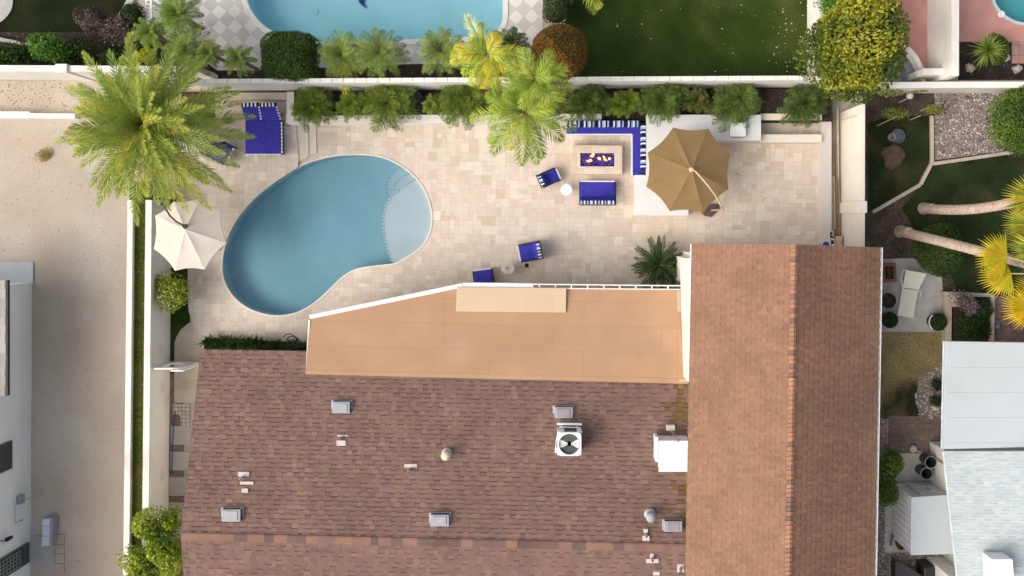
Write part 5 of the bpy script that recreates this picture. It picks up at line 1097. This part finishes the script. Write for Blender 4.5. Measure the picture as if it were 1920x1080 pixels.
def tree(name, label, cat, blobs, n, size, pal, seed, zb=0, tr=.09, group=None, base=None, mat=None, **kw):
    """blobs: (px, py, z, rx, ry, rz) in photo pixels for the position and metres for the radii"""
    b0 = base or P(blobs[0][0], blobs[0][1], blobs[0][2]); r = thing(name, label, cat, (b0[0], b0[1], zb), group)
    mb = MB(); zc_ = blobs[0][2] - blobs[0][5] * .4
    trunk(mb, (b0[0], b0[1], zb), (b0[0], b0[1], max(zb + .1, zc_)), tr, tr * .7, n=8, rings=5)
    for (x, y, z, *_) in blobs[1:]:
        q = P(x, y, z); mb.tube([(b0[0], b0[1], max(zb + .08, zc_ * .8)), lerp((b0[0], b0[1], zc_), q, .5), q], [tr * .6, tr * .4, tr * .15], 6)
    mb.build('trunk', mBark, r)
    mb = MB(); tot = sum(b[3] * b[4] for b in blobs)
    for i, b in enumerate(blobs): blob(mb, P(*b[:3]), b[3:], int(n * b[3] * b[4] / tot), size, pal, seed + i * 13, **kw)
    mb.build('crown', mat or mLeaf, r); return r
dg = [(.035, .06, .014), (.05, .08, .018), (.065, .10, .022), (.085, .12, .028)]
tree('clipped_bush', 'dark green bush clipped to a rounded block on the white wall', 'bush', [(545, 108, 1.9, 1.12, 1.05, 1.0), (528, 90, 1.9, .78, .62, .85), (562, 128, 1.9, .82, .70, .8), (525, 128, 1.9, .72, .62, .8), (566, 92, 1.9, .74, .6, .8)], 17000, .045, dg, 101, shell=.86, rough=.08)
og = [(.12, .08, .022), (.17, .105, .025), (.21, .12, .025), (.14, .105, .03), (.26, .13, .025)]
def opatch(p, col):
    cx, cy, _ = P(1040, 108, 2.3); d = abs((p.x - cx) * .75 + (p.y - cy) * .75)
    return jit(random.choice([(.46, .20, .03), (.40, .17, .03), (.50, .26, .04), (.30, .15, .03)]), .12) if d < .32 and abs((p.x - cx) * .7 - (p.y - cy) * .7) < 1.0 and random.random() < .7 else col
tree('orange_bush', 'round rusty orange clipped bush overlapping the white wall', 'bush', [(1049, 102, 2.0, 1.10, 1.18, 1.0)], 15000, .042, og, 105, mat=mLeafN, shell=.86, rough=.06, corecol=(.06, .035, .012), patch=opatch)
tree('hedge', 'clipped dark hedge strip between checkered deck and lawn', 'hedge', [(1042, -40, 1.0, .56, .95, .9), (1042, 6, 1.0, .56, .75, .9), (1042, 26, 1.0, .55, .45, .85), (1042, -90, 1.0, .56, 1.1, .9)], 9000, .04, [(.035, .05, .025), (.05, .065, .035), (.07, .085, .05)], 108, shell=.85, rough=.05, tr=.05)
yt = [(.12, .14, .02), (.18, .18, .025), (.24, .22, .03), (.28, .25, .035), (.33, .28, .045)]
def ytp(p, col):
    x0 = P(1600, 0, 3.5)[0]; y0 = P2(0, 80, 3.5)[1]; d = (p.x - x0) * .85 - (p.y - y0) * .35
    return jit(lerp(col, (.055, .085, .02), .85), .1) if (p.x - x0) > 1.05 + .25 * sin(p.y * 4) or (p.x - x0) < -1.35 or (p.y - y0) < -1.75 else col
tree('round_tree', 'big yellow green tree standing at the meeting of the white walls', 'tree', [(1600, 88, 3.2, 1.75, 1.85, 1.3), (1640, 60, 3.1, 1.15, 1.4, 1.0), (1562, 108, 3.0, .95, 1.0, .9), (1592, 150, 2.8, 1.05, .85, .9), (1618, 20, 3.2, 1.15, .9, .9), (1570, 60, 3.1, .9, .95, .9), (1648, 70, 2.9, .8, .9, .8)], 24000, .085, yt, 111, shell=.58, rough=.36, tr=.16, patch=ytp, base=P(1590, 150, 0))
tree('leafy_shrub', 'bright green leafy shrub behind the top of the yellow green tree', 'shrub', [(1562, 6, 2.3, .65, .55, .6), (1565, -22, 2.3, .7, .6, .6)], 3500, .06, [(.06, .14, .02), (.09, .20, .03), (.12, .24, .04)], 118, shell=.5, rough=.3)
ct = [(.10, .15, .02), (.16, .21, .025), (.22, .26, .03), (.28, .30, .04), (.36, .36, .07)]
tree('citrus_tree', 'yellow green citrus tree between the west walls and the shingled roof', 'tree', [(300, 1030, 2.2, 1.0, .95, .9), (280, 985, 2.0, .62, .65, .6), (322, 975, 2.0, .45, .6, .55), (262, 1050, 2.1, .62, .6, .6), (325, 1045, 2.2, .5, .85, .6), (285, 1095, 2.2, 1.1, .8, .8)], 10000, .07, ct, 121, shell=.45, rough=.34, tr=.09, core=True, corecol=(.03, .042, .012), zb=0, base=P(322, 1020, 0))
tree('airy_shrub', 'small yellow green twiggy shrub beside the ivory umbrella', 'shrub', [(325, 548, 1.2, .62, .80, .6), (310, 535, 1.2, .40, .5, .4)], 2600, .055, [(.17, .20, .03), (.24, .25, .045), (.32, .31, .07), (.12, .15, .03)], 125, shell=.25, rough=.35, core=False, tr=.035)
c = P(312, 540, 1.2); mb = MB(); random.seed(5)
# north west plants
tree('dark_shrub', 'green leafy shrub nearest the end of the bare gravel wall', 'shrub', [(20, 105, 1.2, .75, .5, .6), (-10, 112, 1.2, .8, .5, .6), (50, 100, 1.1, .5, .4, .5)], 3600, .06, [(.03, .05, .012), (.05, .085, .018), (.09, .15, .03)], 131, shell=.45, rough=.3)
tree('leafy_shrub', 'fresh green spreading shrub between dark lawn and gravel wall', 'shrub', [(90, 88, 1.6, .75, .55, .55), (115, 100, 1.4, .5, .45, .5), (70, 80, 1.6, .45, .4, .4)], 3600, .065, [(.035, .065, .012), (.06, .13, .02), (.10, .19, .035)], 133, shell=.35, rough=.38, core=False)
tree('dark_shrub', 'nearly black green shrub between the bright shrub and the purple one', 'shrub', [(150, 98, 1.0, .6, .5, .5), (215, 108, 1.0, .7, .45, .5)], 3000, .055, [(.02, .035, .012), (.03, .05, .016), (.045, .07, .02)], 134, shell=.5, rough=.3)
tree('purple_shrub', 'purple brown shrub with fine dusty leaves beside the dark lawn', 'shrub', [(190, 45, 1.7, .75, .72, .7), (222, 55, 1.6, .55, .65, .6), (170, 35, 1.6, .45, .5, .4)], 5200, .045, [(.05, .03, .03), (.085, .055, .05), (.13, .095, .085), (.19, .15, .14)], 136, mat=mLeafN, shell=.35, rough=.36, core=False)
tree('round_bush', 'round dark bush beside the ladder like white fence', 'bush', [(251, 32, 1.5, .48, .50, .5)], 3000, .04, [(.025, .04, .018), (.035, .055, .022), (.05, .07, .03)], 138, shell=.75, rough=.12)
tree('yellow_shrub', 'tiny bright yellow bush behind the great date palm', 'shrub', [(278, 106, 1.0, .28, .35, .3)], 700, .05, [(.45, .38, .03), (.36, .36, .04)], 139, shell=.4, rough=.3)
# east yard
tree('round_bush', 'big round clipped bush at the edge of the rock gravel', 'bush', [(1900, 226, 1.2, 1.05, 1.25, 1.0), (1925, 245, 1.2, 1.0, 1.1, .9), (1912, 180, 1.0, .5, .45, .6)], 13000, .045, [(.05, .085, .018), (.075, .12, .024), (.10, .15, .03), (.14, .19, .04)], 141, shell=.82, rough=.12)
tree('round_bush', 'dark round clipped bush lying under the leaning palm trunk', 'bush', [(1762, 466, 1.0, 1.05, 1.05, .9)], 12000, .042, [(.026, .045, .012), (.038, .06, .016), (.052, .078, .022), (.07, .10, .03)], 143, shell=.82, rough=.10)
tree('fluffy_bush', 'soft bright green bush against the white gutter of the brown roof', 'bush', [(1665, 880, 1.1, .56, .85, .6), (1662, 920, 1.0, .46, .6, .5), (1674, 868, 1.1, .38, .5, .4)], 7000, .05, [(.06, .09, .02), (.09, .14, .028), (.13, .18, .04), (.17, .22, .05)], 145, shell=.5, rough=.25)
for i, (x, y, a, lab, pal) in enumerate(((1677, 212, .5, 'small yellow speckled shrub nearer the white lamp', [(.30, .27, .09), (.22, .22, .06), (.14, .15, .04)]), (1752, 208, .42, 'small flattened yellow shrub at the edge of the rock gravel', [(.26, .23, .08), (.18, .17, .05)]), (1665, 170, .48, 'pale variegated shrub against the bright white wall', [(.34, .32, .18), (.16, .18, .06), (.45, .42, .28)]), (1726, 166, .30, 'little pale variegated shrub further along the bright white wall', [(.34, .32, .16), (.14, .17, .05)]))):
    tree('small_shrub', lab, 'shrub', [(x, y, .7, a * 1.15, a * .55, .32)], 900, .05, pal, 150 + i, group='small shrubs in the east yard', shell=.3, rough=.3, core=False, tr=.03)
tree('purple_shrub', 'thin purple leaved shrub at the corner of the stone edged bed', 'shrub', [(1806, 562, 1.0, .48, .38, .4), (1818, 575, .9, .35, .4, .35)], 1800, .05, [(.09, .05, .07), (.13, .09, .11), (.20, .15, .17)], 156, mat=mLeafN, shell=.3, rough=.35, core=False, zb=.2, tr=.03)
tree('dark_shrub', 'dark green low foliage filling the stone edged bed', 'shrub', [(1822, 610, .45, .75, .7, .35), (1840, 580, .5, .40, .5, .35)], 5200, .045, [(.018, .032, .010), (.028, .048, .014), (.045, .07, .02)], 158, shell=.4, rough=.3, zb=.2, tr=.03)
tree('gravel_weed', 'low dark weed tuft in the pink gravel, nearer the pale stone', 'weed', [(1755, 752, .2, .26, .22, .18)], 420, .05, [(.03, .038, .016), (.05, .055, .02)], 160, shell=.3, core=False, tr=.02)
tree('gravel_weed', 'low dark weed tuft in the pink gravel beside the white roof edge', 'weed', [(1757, 722, .2, .24, .24, .18)], 420, .05, [(.025, .034, .014), (.04, .048, .02)], 161, shell=.3, core=False, tr=.02)
for (r, x, y, R_) in POTS:
    if 'bare' in r['label']: mb = MB(); mb.cyl(x, y, .3, .42, R_ * .83, n=24); mb.build('earth', mSoil, r); continue
    mb = MB(); blob(mb, (x, y, .55), (R_ * .88, R_ * .88, .25 if 'mound' in r['label'] else .15), 1400, .035, [(.022, .045, .012), (.035, .065, .016), (.055, .10, .025)], int(x * 10), shell=.6 if 'mound' in r['label'] else .3, rough=.15); mb.build('plant', mLeaf, r)
c = P(1667, 512, .45); mb = MB(); blob(mb, c, (.17, .26, .12), 260, .04, [(.06, .08, .02), (.10, .11, .03), (.12, .09, .04)], 171, shell=.2, core=False); tag(mb.build('seedling', mLeaf), 'sparse olive leaves growing inside the red brown planter box', 'plant')
# yucca by the teal pool
c = P(1852, 92, .9); r = thing('yucca', 'spiky yellow green yucca with drooping pale skirt beside the pink deck', 'yucca', (c[0], c[1], 0))
mb = MB(); trunk(mb, (c[0], c[1], 0), c, .10, .08, n=8, rings=4); mb.build('trunk', mBark, r)
mb = MB(); random.seed(77)
for i in range(230):
    a = random.uniform(0, 2 * pi); e = radians(random.uniform(-10, 80)); L = .72 * random.uniform(.7, 1.1) * (1.35 if cos(a - radians(205)) > .55 else 1)
    d = Vector((cos(a) * cos(e), sin(a) * cos(e), sin(e))); s = Vector((-sin(a), cos(a), 0)); leaflet(mb, Vector(c), d, s, L, .045, jit(random.choice([(.26, .30, .08), (.20, .25, .07), (.34, .36, .12), (.15, .20, .05)]), .12))
mb.build('crown', mLeaf, r)
tree('round_bush', 'dark rounded shrub right behind the spiky yucca', 'bush', [(1868, 92, .6, .48, .62, .45)], 3400, .04, [(.04, .065, .016), (.06, .09, .02), (.085, .12, .03)], 178, shell=.7, rough=.15)
# hedge along the house
c0 = P(385, 640, .6); r = thing('hedge', 'row of dark strappy plants along the north eave of the brown roof', 'hedge', P(470, 645))
mb = MB(); random.seed(9)
for i in range(40):
    x = 388 + i * 4.7 + random.uniform(-2, 2); p = Vector(P(x, random.uniform(640, 655) - (4 if i < 22 else -3), .35))
    for k in range(34):
        a = random.uniform(0, 2 * pi); e = radians(random.uniform(15, 85)); d = Vector((cos(a) * cos(e), sin(a) * cos(e), sin(e))); leaflet(mb, p + Vector((random.uniform(-.08, .08), random.uniform(-.08, .08), 0)), d, Vector((-sin(a), cos(a), 0)), random.uniform(.22, .46), .05, jit(random.choice([(.03, .06, .016), (.045, .085, .022), (.065, .11, .03), (.02, .04, .012)]), .15))
mb.build('foliage', mLeaf, r)
mb = MB(); mb.prism([P2(384, 633, .1), P2(572, 643, .1), P2(572, 662, .1), P2(384, 662, .1)], .02, .1); kind(mb.build('soil', mSoil))
# fan palms
def fan_leaf(mb, hub, d, up, L, cols, spread=radians(170), n=30, split=.62):
    d = vnorm(d); s = vnorm(d.cross(up)); u = vnorm(s.cross(d)); hub = Vector(hub)
    for i in range(n):
        t = (i + .5) / n * 2 - 1; a = t * spread / 2; dr = d * cos(a) + s * sin(a); l = L * (1 - .22 * abs(t)) * random.uniform(.9, 1.08); dd = spread / n * .55
        e1 = d * cos(a - dd) + s * sin(a - dd); e2 = d * cos(a + dd) + s * sin(a + dd); fold = u * (.05 * L)
        c = jit(lerp(random.choice(cols), cols[-1], random.random() * .4), .12)
        A = hub; B = hub + e1 * (l * split) - u * (l * .03); C = hub + e2 * (l * split) - u * (l * .03); Mx = hub + dr * (l * split) + fold; T = hub + dr * l - u * (l * random.uniform(.10, .30))
        o = len(mb.v); mb.v += [tuple(q) for q in (A, B, Mx, C, T)]; mb.f += [(o, o + 1, o + 2), (o, o + 2, o + 3), (o + 1, o + 4, o + 2), (o + 2, o + 4, o + 3)]; mb.c += [c, c, jit(c, .1), jit(c, .1)]
def fan_palm(label, b, crown, zc, bend, leaves, seed, r0=.20, r1=.165):
    """leaves: (hub x, hub y, hub height, direction in the picture plane, reach in photo pixels, colours)"""
    r = thing('fan_palm', label, 'palm', P(*b), 'tall fan palms')
    random.seed(seed); B, T = Vector(P(*b)), Vector(P(*crown, zc)); mb = MB(); trunk(mb, B, T, r0, r1, bend, 16, 60, knob=.035)
    mb.lathe(B.x, B.y, [(r0 * 1.35, 0), (r0 * 1.15, .3), (r0 * .9, .9)], 16); mb.build('trunk', mPalmBark, r)
    mb = MB()
    for (hx, hy, hz, az, Lp, cols) in leaves:
        a = radians(az); L = Lp * (CAM_H - hz) / F; H = Vector(P(hx, hy, hz)); mb.tube([T, T.lerp(H, .5) + Vector((0, 0, .25)), H], [.035, .03, .022], 5, (.36, .34, .12))
        fan_leaf(mb, H, Vector((cos(a), sin(a), -.45)), Vector((0, 0, 1)), L, cols)
    for i in range(22):
        a = random.uniform(-100, 100); e = random.uniform(0, 75); d = Vector((cos(radians(a)) * cos(radians(e)), sin(radians(a)) * cos(radians(e)), sin(radians(e)))); H = T + d * .8; mb.tube([T, H], [.03, .02], 5, (.30, .30, .10)); fan_leaf(mb, H, d - Vector((0, 0, .3)), Vector((0, 0, 1)), .8, GF)
    mb.build('crown', mLeafN, r)
YF = [(.50, .44, .03), (.40, .42, .04), (.55, .42, .03)]; GF = [(.15, .21, .04), (.22, .28, .05), (.40, .40, .07)]; OF = [(.60, .40, .02), (.55, .46, .03)]
fan_palm('tall fan palm whose yellow fans hang beside the dark round bush', (1688, 434), (1990, 512), 9.5, (0, .03), [(1889, 482, 8.6, 176, 62, YF), (1896, 513, 8.4, 196, 64, YF + [(.56, .46, .04)]), (1938, 580, 8.0, 158, 62, OF), (1950, 470, 8.9, 150, 55, GF)], 201)
fan_palm('tall fan palm with a pale straight trunk crossing the dark lawn', (1732, 391), (1995, 352), 9.0, (0, -.30), [(1945, 372, 8.5, 176, 62, YF + GF), (1938, 420, 8.4, 160, 58, GF + YF[:1]), (1946, 452, 8.3, 186, 64, GF), (1955, 545, 7.9, 172, 55, YF + GF)], 202)
# orange frond hanging lower over brick area
# fences of the north west yard
r = thing('ladder_fence', 'white ladder like fence rail between round bush and checkered deck', 'fence', P(279, 20))
mb = MB()
for x in (273.5, 283): a, b = P(x, -120, 1.5), P(x + .4, 46, 1.5); mb.box(a[0] - .035, b[1], 1.42, a[0] + .035, a[1], 1.5)
for k in range(24): a = P(278.5, -118 + k * 7, 1.5); mb.box(a[0] - .11, a[1] - .025, 1.43, a[0] + .11, a[1] + .025, 1.49)
mb.build('rail', mWhite, r)
for yy in (-60, 0, 44): mb = MB(); a = P(278, yy, 1.4); mb.box(a[0] - .05, a[1] - .05, 0, a[0] + .05, a[1] + .05, 1.45); mb.build('post', mWhite, r)
wall('white wall running beside the ladder like fence at the checkered deck', [(284, -200), (304, -200), (304, 40), (284, 40)], .5, mStucco)
mb = MB(); pts = [(14 + 8 - 62 * cos(a) * 0 - 60 + 62 * cos(a), 2 - 50 * sin(a)) for a in [2 * pi * i / 40 for i in range(40)]]; mb.prism(U(pts, .06), 0, .06); kind(mb.build('concrete_pad', mConc))
wall('pale kerb along the dark lawn running down to the shrubs', [(214, 38), (232, 10), (250, -30), (262, -30), (246, 10), (226, 45)], .15, mConc, 'kerb_wall')
wall('short pale kerb at the foot of the dark lawn behind the green shrubs', [(-100, 66), (0, 70), (70, 84), (70, 90), (0, 77), (-100, 74)], .2, mConc, 'kerb_wall')
# grass blades in the strip between the west walls, scattered pebbles
mb = MB(); random.seed(31)
for i in range(9000):
    py = random.uniform(372, 1090); px = random.uniform(243 - (py - 380) * .0142 + 3, 283 - (py - 380) * .0142); p = Vector(P(px, py, 1.52)); a = random.uniform(0, 2 * pi); e = radians(random.uniform(25, 80))
    g = sin(p.y * 2.1) * .5 + sin(p.y * .7 + p.x * 6) * .5
    leaflet(mb, p, Vector((cos(a) * cos(e), sin(a) * cos(e), sin(e))), Vector((-sin(a), cos(a), 0)), random.uniform(.08, .20), .02, jit(random.choice([(.085, .11, .02), (.12, .145, .025), (.16, .17, .04)] if g > -.3 else [(.15, .13, .05), (.11, .12, .03)]), .2))
kind(mb.build('grass', mLeaf), 'stuff')
def stones(name, n, area, sz, pal, seed, z=0.0):
    mb = MB(); random.seed(seed); k = 0
    while k < n:
        x, y = area(); p = P(x, y, z); s = random.uniform(*sz) * random.choice((.6, .8, 1, 1.3)); a = random.uniform(0, 6.28); c = jit(random.choice(pal), .15); k += 1
        q = [(p[0] + s * cos(a + t) * random.uniform(.7, 1.1), p[1] + s * sin(a + t) * random.uniform(.7, 1.1), z) for t in (0, 1.6, 3.1, 4.7)]; q2 = [(p[0] + (v[0] - p[0]) * .6, p[1] + (v[1] - p[1]) * .6, z + s * .8) for v in q]
        mb.add(q + q2, [(4, 5, 6, 7), (0, 1, 5, 4), (1, 2, 6, 5), (2, 3, 7, 6), (3, 0, 4, 7)], c)
    kind(mb.build(name, M(name + '_mat', (1, 1, 1), .9, .1, 5, attr=True)), 'stuff')
stones('gravel', 2600, lambda: (random.uniform(-40, 238), random.uniform(222, 1085)), (.010, .02), [(.34, .27, .21), (.55, .46, .37), (.64, .57, .49), (.24, .19, .15), (.46, .37, .29)], 41, .0)
stones('pebbles', 420, lambda: (random.uniform(-30, 135), random.uniform(148, 207)), (.012, .028), [(.36, .25, .17), (.62, .54, .45), (.25, .18, .13), (.50, .37, .26)], 42)
stones('rubble', 1500, lambda: (lambda u, v: (1752 + u * 170, 172 + v * 118))(random.random(), random.random()), (.02, .045), [(.30, .25, .22), (.50, .43, .40), (.62, .57, .54), (.13, .11, .10)], 43, .013)
stones('rubble', 420, lambda: (random.uniform(1722, 1768), random.uniform(692, 786)), (.02, .06), [(.42, .34, .32), (.58, .52, .49), (.30, .23, .21)], 44, .02)
stones('rubble', 1300, lambda: (random.choice((random.uniform(1641, 1661), random.uniform(1641, 1725))), random.uniform(915, 1085)), (.015, .035), [(.22, .19, .18), (.36, .32, .31), (.12, .10, .10)], 45, .012)
mb = MB(); random.seed(46)
for i in range(70):
    x, y = random.uniform(1130, 1530), random.uniform(5, 138)
    if i > 25: x = random.uniform(1450, 1528)
    p = P(x, y, .03); s = random.uniform(.012, .035); mb.add([(p[0] - s, p[1], .03), (p[0], p[1] - s * .7, .04), (p[0] + s, p[1], .03), (p[0], p[1] + s * .7, .04)], [(0, 1, 2, 3)], (.7, .7, .62))
kind(mb.build('fallen_leaves', mLeaf), 'stuff')
c = P(83, 291, .05); mb = MB(); blob(mb, c, (.38, .32, .10), 900, .035, [(.42, .29, .17), (.36, .24, .14), (.48, .36, .24)], 48, shell=.1, core=False, rough=.4); tag(mb.build('dry_weed', mLeaf), 'flat dry brown weed on the bare gravel lot', 'weed')
mb = MB(); random.seed(52)
for (x, y, n) in ((1384, 326, 9), (1428, 372, 12), (1365, 290, 5), (1400, 400, 4), (1352, 405, 5), (1180, 470, 3), (820, 430, 3), (700, 560, 4), (560, 600, 3)):
    for i in range(n):
        p = P(x + random.gauss(0, 3.5), y + random.gauss(0, 3), .04); q = random.uniform(.012, .03); a = random.uniform(0, 6.28); d = (cos(a) * q, sin(a) * q)
        mb.add([(p[0] - d[0], p[1] - d[1], .04), (p[0] + d[1] * .5, p[1] - d[0] * .5, .048), (p[0] + d[0], p[1] + d[1], .042), (p[0] - d[1] * .5, p[1] + d[0] * .5, .048)], [(0, 1, 2, 3)], jit(random.choice([(.10, .07, .04), (.16, .12, .06)]), .2))
kind(mb.build('fallen_leaves', mLeafN), 'stuff')
